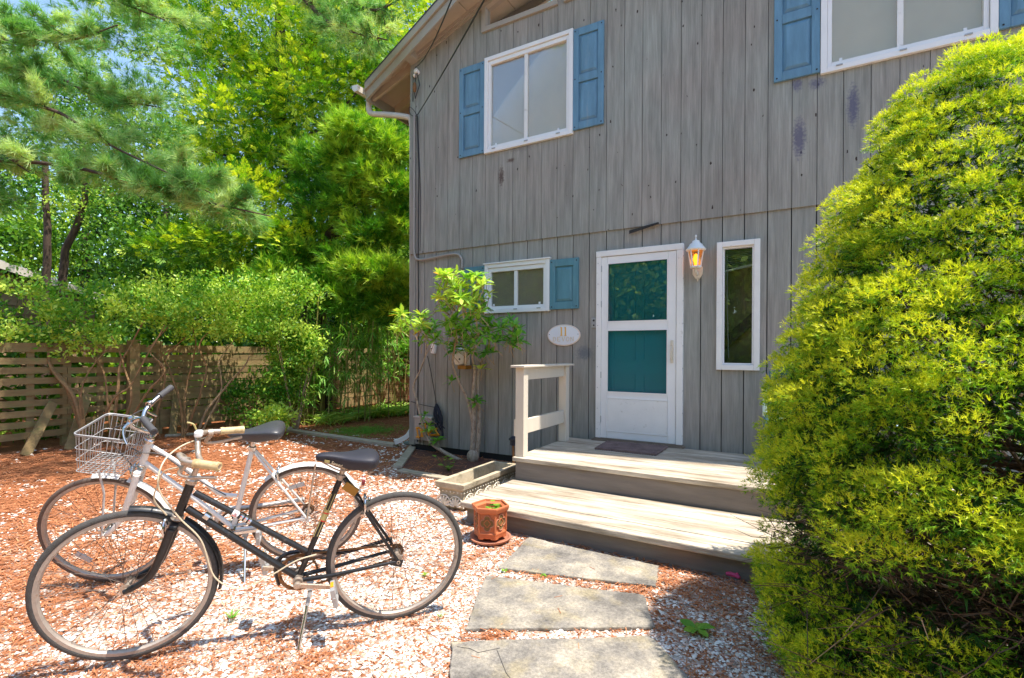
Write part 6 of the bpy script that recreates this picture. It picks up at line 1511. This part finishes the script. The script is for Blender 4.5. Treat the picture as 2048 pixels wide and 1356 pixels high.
arching('rightmost arching shrub with one long pale slanting stem', [[(392,868),(415,820,0),(455,770,.1),(490,730,.1),(500,712,.1),(.024,.011)], [(452,775),(440,720,.2),(445,700,.2),(475,660,.2),(.0,.0)][:0] or [(400,866),(440,790,.1),(442,750,.1),(438,722,.1),(470,680,.2),(.018,.008)]],
     [(520,600,.4,.6,.3,420,.62),(560,650,.5,.5,.25,340,.62),(500,660,.4,.45,.2,240,.55),(590,600,.6,.5,.3,260,.55),(540,545,.7,.5,.25,220,.55)], 'bark_pale')
# bright low bushes at the bend of the fence
for (px, py, w_, h_, n_, base, lab) in ((560,770,.42,.4,420,.5,'glossy green bush against the fence, left of the bamboo'), (545,835,.3,.14,160,.8,'low yellow-green bush at the end of the long timber'), (590,700,.5,.35,380,.55,'fresh green bush spilling over the fence left of the bamboo'), (500,800,.35,.4,160,.2,'dark green bush in the shade under the fence'), (60,870,.3,.08,60,.5,'patch of ivy-like leaves at the foot of the left leaning board'), (110,868,.22,.08,50,.55,'small leafy patch at the foot of the pale leaning board')):
    g0 = G(px, max(py+40, 858) if py < 850 else py+8); dep = (g0-CAM).dot(FW); t = thing('low_bush', (g0.x, g0.y, 0), lab, 'bush')
    cpt = AT(px,py,dep); mb = MB()
    for k in range(7): q1 = cpt + V(*(rng.normal(size=3)*np.array([w_,w_,h_])*.5)); q1.z = max(q1.z,.06); mb.tube([V(g0.x,g0.y,0)+V(rng.normal()*.03,rng.normal()*.03,0), (V(g0.x,g0.y,.02)+q1)/2, q1],[.012,.009,.004],5)
    mb.build('stems', M['bark_pale'], t, smooth=True)
    blobs_to_crown(t, 'leaves', [(px,py,dep,w_,h_,n_,base)], 'leaf', M['lf_shrub'], .09)
# bamboo clumps
def bamboo(label, x0, x1, ybase, ytop, nc, nleaf, tint, dj=.5, hang=True):
    t0 = G((x0+x1)/2, ybase); t = thing('bamboo_clump', (t0.x,t0.y,0), label, 'bamboo', 'bamboo clumps along the fence')
    P_, D_, S_, T_ = [], [], [], []
    for i in range(nc):
        g0 = G(rng.uniform(x0,x1), ybase-rng.uniform(0,14)); dep = (g0-CAM).dot(FW)
        hh = AT((x0+x1)/2, ytop, dep).z*rng.uniform(.7,1.1); lean = V(rng.normal()*.18, rng.normal()*.18, 0)
        pts = arc([g0, g0+lean*.3+V(0,0,hh*.5), g0+lean+V(0,0,hh)],4); mb = MB(); mb.tube(pts, [.011]*len(pts), 6)
        mb.build('cane', M['cane'], t, smooth=True)
        for _ in range(nleaf//nc):
            q = pts[int(rng.integers(3, len(pts)))] + V(*(rng.normal(size=3)*.16)); a_ = rng.uniform(0,6.283)
            for k in range(5):
                a2 = a_+rng.normal()*.7; P_.append(tuple(q+V(*(rng.normal(size=3)*.015)))); D_.append((math.cos(a2), math.sin(a2), rng.uniform(-.9,.25))); S_.append(rng.uniform(.14,.26)); T_.append(tint+rng.normal()*.16)
    crown('blades', t, [(leaf_blades(P_, D_, S_, .11, .35), np.clip(T_, 0, .95))], M['lf_bamboo']); return t
bamboo('tall bamboo clump close to the house corner', 730, 815, 838, 560, 16, 260, .42)
bamboo('bamboo clump in the middle of the fence gap', 660, 740, 846, 590, 12, 230, .5)
bamboo('bamboo mixed with bushes at the fence bend', 585, 660, 850, 600, 10, 200, .45)
bamboo('short pale bamboo sprays leaning over the litter', 600, 640, 852, 700, 6, 90, .6)
def grass_clump(label, px, py, n, L0, L1, tint, wd=.02, spread=.12, m='lf_bamboo', cat='grass clump', name='grass_clump', upright=.9):
    g0 = G(px, py); t = None
    P_ = np.array([(g0.x+rng.normal()*spread, g0.y+rng.normal()*spread, .0) for _ in range(n)]); a_ = rng.uniform(0,6.283,n)
    D_ = np.stack([np.cos(a_)*.6, np.sin(a_)*.6, np.full(n, upright)],-1)
    v_, f_, k = leaf_blades(P_, D_, rng.uniform(L0,L1,n), wd*10/ (10), .75)
    o = np_mesh(name, v_, f_, M[m], None, np.repeat(np.clip(tint+rng.normal(size=n)*.15,0,.95),k)); tag(o, label, cat); return o
for i, (px, py, n_, lab) in enumerate(((735,835,150,'leftmost arching pale grass clump under the bamboo'),(775,832,170,'middle arching pale grass clump under the bamboo'),(805,828,120,'arching pale grass clump next to the house corner'),(690,842,110,'yellowish thin grass clump at the end of the litter'),(655,850,70,'small grass clump among red-brown leaves'))):
    grass_clump(lab, px, py, n_, .25, .5, .72, .055, .17)
grass_clump('narrow dark green grass strip behind the long timber', 715, 866, 700, .05,.12, .25, .05, .28, cat='grass', name='grass_strip')['kind'] = 'stuff'
grass_clump('second dark green grass strip behind the long timber', 745, 862, 500, .05,.12, .28, .05, .25, cat='grass', name='grass_strip')['kind'] = 'stuff'
# dark trees far behind
far = [('farthest_left', (-60,420), 15, [(-60,330,15,1.8,1.3,420,.35),(40,470,14,1.4,.8,320,.5),(-40,560,13,1.2,.6,220,.6)]),
       ('b', (170,500), 17, [(130,200,17,1.6,1.3,240,.3),(210,420,16,1.5,1.0,260,.3),(300,300,17,1.3,1.2,220,.3)]),
       ('c', (330,520), 16, [(330,520,15,1.9,1.0,560,.35),(300,420,16,1.6,.9,260,.3)]),
       ('d', (450,520), 18, [(470,330,18,2.2,1.8,560,.28),(450,560,17,2.2,1.3,620,.35),(520,150,18,2.,1.5,360,.3)]),
       ('e', (640,520), 19, [(640,300,19,2.4,2.4,900,.3),(640,560,18,2.4,1.6,820,.35),(640,50,19,2.6,1.8,520,.4)]),
       ('f', (790,520), 17, [(800,300,17,2.0,2.3,900,.35),(800,560,16,2.0,1.7,860,.4),(830,90,17,2.0,1.8,420,.45),(900,420,17,2,2.5,500,.35)]),
       ('g', (60,560), 20, [(60,120,21,2.6,1.6,300,.35),(250,560,19,2.6,.8,380,.4)]),
       ('h', (700,640), 15, [(700,660,14.5,2.0,.7,620,.3),(800,690,14,1.6,.7,480,.35),(560,680,15,1.6,.5,300,.3)])]
labs = ['dark tree above the shed roof at the far left edge','thin dark tree behind the pine boughs','dark bushy tree rising right of the shed roof','deep green tree behind the cypress, left side','tall deep green tree directly behind the cypress trunk','deep green tree filling the gap beside the house eave','loose tree crown showing sky far behind the shed','dark undergrowth tree behind the fence and bamboo']
for (nm_, (px, py), dep, bl), lb in zip(far, labs):
    g0 = AT(px, 760, dep); g0 = V(g0.x, g0.y, 0)
    tree('background_tree', g0, lb, 'tree', 'dark trees behind the fence', [g0, AT(px, py, dep), AT(px+10, py-260, dep)], (.2,.05), [[(px,py,dep),(px+60,py-80,dep),(px+110,py-120,dep),(.06,.02)],[(px,py-60,dep),(px-70,py-150,dep),(.05,.02)]], bl, 'coarse', M['lf_dark'], cl=.34)
# far wood closing the view: reads as one mass
nW = 30000; wx_ = rng.uniform(-34,-20,nW); wy_ = rng.uniform(-14,34,nW); sel = rng.random(nW) < .5; wx_[sel] = rng.uniform(-24,4,sel.sum()); wy_[sel] = rng.uniform(15,26,sel.sum())
top_ = 6.5+3.2*nz(wx_,wy_,.16,1.)+2.2*np.clip((wy_-2)/8,0,1.6); wz_ = rng.random(nW)**.8*top_; cl_ = nz(wx_*1.,wz_*2.2+wy_,.5,4.); ok = cl_ > -.22; wx_,wy_,wz_ = wx_[ok],wy_[ok],wz_[ok]; cl_=cl_[ok]
k = 3; P2 = np.repeat(np.stack([wx_,wy_,wz_],-1),k,0)+rng.normal(size=(len(wx_)*k,3))*.22; P2[:,2] = np.maximum(P2[:,2],.05)
v_, f_, kk = f_leaves(P2, rng.normal(size=P2.shape)+np.array([0,0,.3]), rng.uniform(.22,.45,len(P2)), .55)
o = np_mesh('far_wood', v_, f_, M['lf_dark'], None, np.repeat(np.clip(np.repeat(.4+cl_,k)+.15*rng.normal(size=len(P2)),0,1),kk), 'stuff'); tag(o, 'far green wood closing the view behind the trees', 'wood')
# thicket filling the ground beyond the fence: nobody could count its stems
nT = 26000; tx = rng.uniform(-22,-9.6,nT); ty = rng.uniform(-15,13,nT); hmax = 1.5+1.6*np.clip((-tx-10)/6,0,1)+.7*nz(tx,ty,.4,2.)
tz = rng.random(nT)**.8*np.maximum(hmax,.4); ok = ~((tx > sx0-.4) & (tx < sx1+.5) & (ty > sy0-.3) & (ty < sy1+.3)); tx, ty, tz = tx[ok], ty[ok], tz[ok]
k = 3; P2 = np.repeat(np.stack([tx,ty,tz],-1),k,0)+rng.normal(size=(len(tx)*k,3))*.12; P2[:,2] = np.maximum(P2[:,2],.02)
v_, f_, kk = f_leaves(P2, rng.normal(size=P2.shape)+np.array([0,0,.4]), rng.uniform(.1,.24,len(P2)), .5)
o = np_mesh('thicket', v_, f_, M['lf_dark'], None, np.repeat(np.clip(.35+.25*rng.normal(size=len(P2)),0,1),kk), 'stuff'); tag(o, 'dark green undergrowth filling the lot beyond the slat fence', 'undergrowth')
# thin trunks against the sky on the left
for (pp, lb) in (([(88,760,9.6),(92,600,9.6),(95,480,9.6),(88,300,9.6)],'slim dark trunk left of the grey trunk above the shed'), ([(122,760,10),(126,580,10),(132,500,10),(170,400,10),(160,250,10)],'grey leaning trunk rising in front of the shed roof')):
    g0 = AT(*pp[0]); t = thing('slim_tree', (g0.x,g0.y,0), lb, 'tree'); trunk(t, [V(g0.x,g0.y,0)]+[AT(*p) for p in pp[1:]], (.09,.05), M['bark'], 'trunk', 9, .03)
    blobs_to_crown(t, 'crown', [(pp[-1][0], pp[-1][1]+40, 9.8, .8,.6,160,.4),(pp[-1][0]+60, pp[-1][1]+120, 9.8, .6,.3,90,.5)], 'leaf', M['lf_shrub'], .2)
# trees on the viewer's side of the yard, seen only as reflections in the glass
nH = 7500; hx_ = rng.uniform(-26,24,nH); hy_ = rng.uniform(-27,-19,nH); hz_ = rng.random(nH)**.8*(8+2*nz(hx_,hy_,.2,7.)); k = 3
P2 = np.repeat(np.stack([hx_,hy_,hz_],-1),k,0)+rng.normal(size=(nH*k,3))*.35
v_, f_, kk = f_leaves(P2, rng.normal(size=P2.shape), rng.uniform(.5,1.0,len(P2)), .6); P2[:,2] = np.maximum(P2[:,2],.1)
o = np_mesh('street_wood', v_, f_, M['lf_dark'], None, np.repeat(np.clip(.4+.25*rng.normal(size=len(P2)),0,1),kk), 'stuff'); tag(o, 'dense green wood across the street, only mirrored in the door glass', 'wood')
for i, (x_, y_, h) in enumerate(((-7,-15,7),(-2,-17,8),(4,-15.5,7),(9,-13,7),(-12,-12,8))):
    g0 = V(x_,y_,0); t = thing('yard_tree', (x_,y_,0), ['broad tree across the yard, mirrored at the left of the door glass','tall tree across the yard, mirrored in the middle of the door glass','round tree across the yard, mirrored at the right of the door glass','tree at the street side of the yard','tree at the far corner of the yard'][i], 'tree', 'trees across the yard')
    trunk(t, [g0, g0+V(.1,0,2), g0+V(0,.1,4.5)], (.2,.08), M['bark'], 'trunk', 9)
    P_, D_, I_ = clumpy((x_,y_,h*.5+.6), np.array([2.6,2.6,h*.5]), 1100, 130, .5, .5); k = 4; P2 = np.repeat(P_,k,0)+rng.normal(size=(len(P_)*k,3))*.25; P2[:,2] = np.maximum(P2[:,2],.2)
    crown('crown', t, [(f_leaves(P2, rng.normal(size=P2.shape), rng.uniform(.2,.42,len(P2)), .55), np.repeat(np.clip(tinted(len(P_),I_,.5,.2,.2),0,1),k))], M['lf_dark'])

# ---- small weeds
def rosette(px, py, n, L, tint, lab, asp=.45, up=.45, m='lf_weed', z=0.01, name='weed', cat='weed'):
    g0 = G(px,py,z); P_ = [(g0.x+rng.normal()*.004, g0.y+rng.normal()*.004, z+.004) for _ in range(n)]; D_ = [(math.cos(6.283*i/n+rng.normal()*.2), math.sin(6.283*i/n+rng.normal()*.2), up+rng.normal()*.15) for i in range(n)]
    v_, f_, k = leaf_blades(P_, D_, [L*rng.uniform(.7,1.1) for _ in range(n)], asp, .3); o = np_mesh(name, v_, f_, M[m], None, np.repeat(np.clip(tint+rng.normal(size=n)*.12,0,.95),k)); return tag(o, lab, cat)
rosette(1395,1262,8,.085,.5,'broad-leaved green weed at the edge of the spruce shadow')
rosette(465,1238,16,.05,.5,'feathery green weed between the wheels of the black bicycle',.16,1.2)
rosette(850,1150,8,.025,.7,'tiny yellow-green weed inside the rear wheel of the black bicycle')
rosette(880,1236,12,.03,.5,'wispy dry weed right of the rear tyre',.12,1.)
rosette(1088,1152,8,.022,.5,'tiny weed between the first and second stepping stones')
rosette(1010,1142,7,.025,.7,'tiny yellow-green weed at the left tip of the top stepping stone')
rosette(640,1172,8,.018,.6,'tiny weed near the kickstand')
rosette(250,1013,7,.03,.7,'small yellow-green leaf behind the white front wheel')
o = thing('vine_seedling', tuple(G(897,938)), 'light green broad-leaved vine seedling at the front of the planting bed', 'plant'); g0 = G(897,942)
P_, D_, S_ = [], [], []
mb = MB()
for i in range(13):
    q = g0+V(rng.normal()*.05, rng.normal()*.04, rng.uniform(.04,.17)); mb.tube([g0,(g0+q)/2,q],[.003,.002,.002],4); P_.append(tuple(q)); a_ = rng.uniform(0,6.28); D_.append((math.cos(a_),math.sin(a_),.3)); S_.append(rng.uniform(.05,.08))
mb.build('stems', M['lf_weed'], o); crown('leaves', o, [(leaf_blades(P_,D_,S_,.95,.15), np.full(13,.72))], M['lf_weed'])
t = thing('succulent', tuple(pc+V(.03,-.02,.215)), 'small green succulent growing in the hexagonal pot', 'plant')
for k, (dx_, dy_, hh, nn) in enumerate(((.02,-.0,.06,9),(.045,.03,.03,8),(.06,-.02,.02,8),(.0,-.035,.02,8),(.03,-.05,.02,8),(.05,.0,.035,8))):
    for lv in range(3):
        P_ = [(pc.x+dx_,pc.y+dy_,.222+hh*lv/2)]*nn; D_ = [(math.cos(6.28*i/nn+lv),math.sin(6.28*i/nn+lv),.5) for i in range(nn)]
        crown('rosette', t, [(leaf_blades(P_,D_,[.026]*nn,.4,.1), np.full(nn,.45+.1*lv))], M['lf_weed'])
mb = MB()
for i in range(60):  # scattered yellowed grass blades over the trough corner
    pass
grass_clump('few limp yellow-green blades between the trough and the porch side', 1003, 962, 12, .08,.16,.75,.09,.03,cat='weed',name='weed')
grass_clump('two thin shoots growing at the foot of the rhododendron trunk', 932, 882, 3, .06,.1,.6,.5,.02,cat='weed',name='weed')
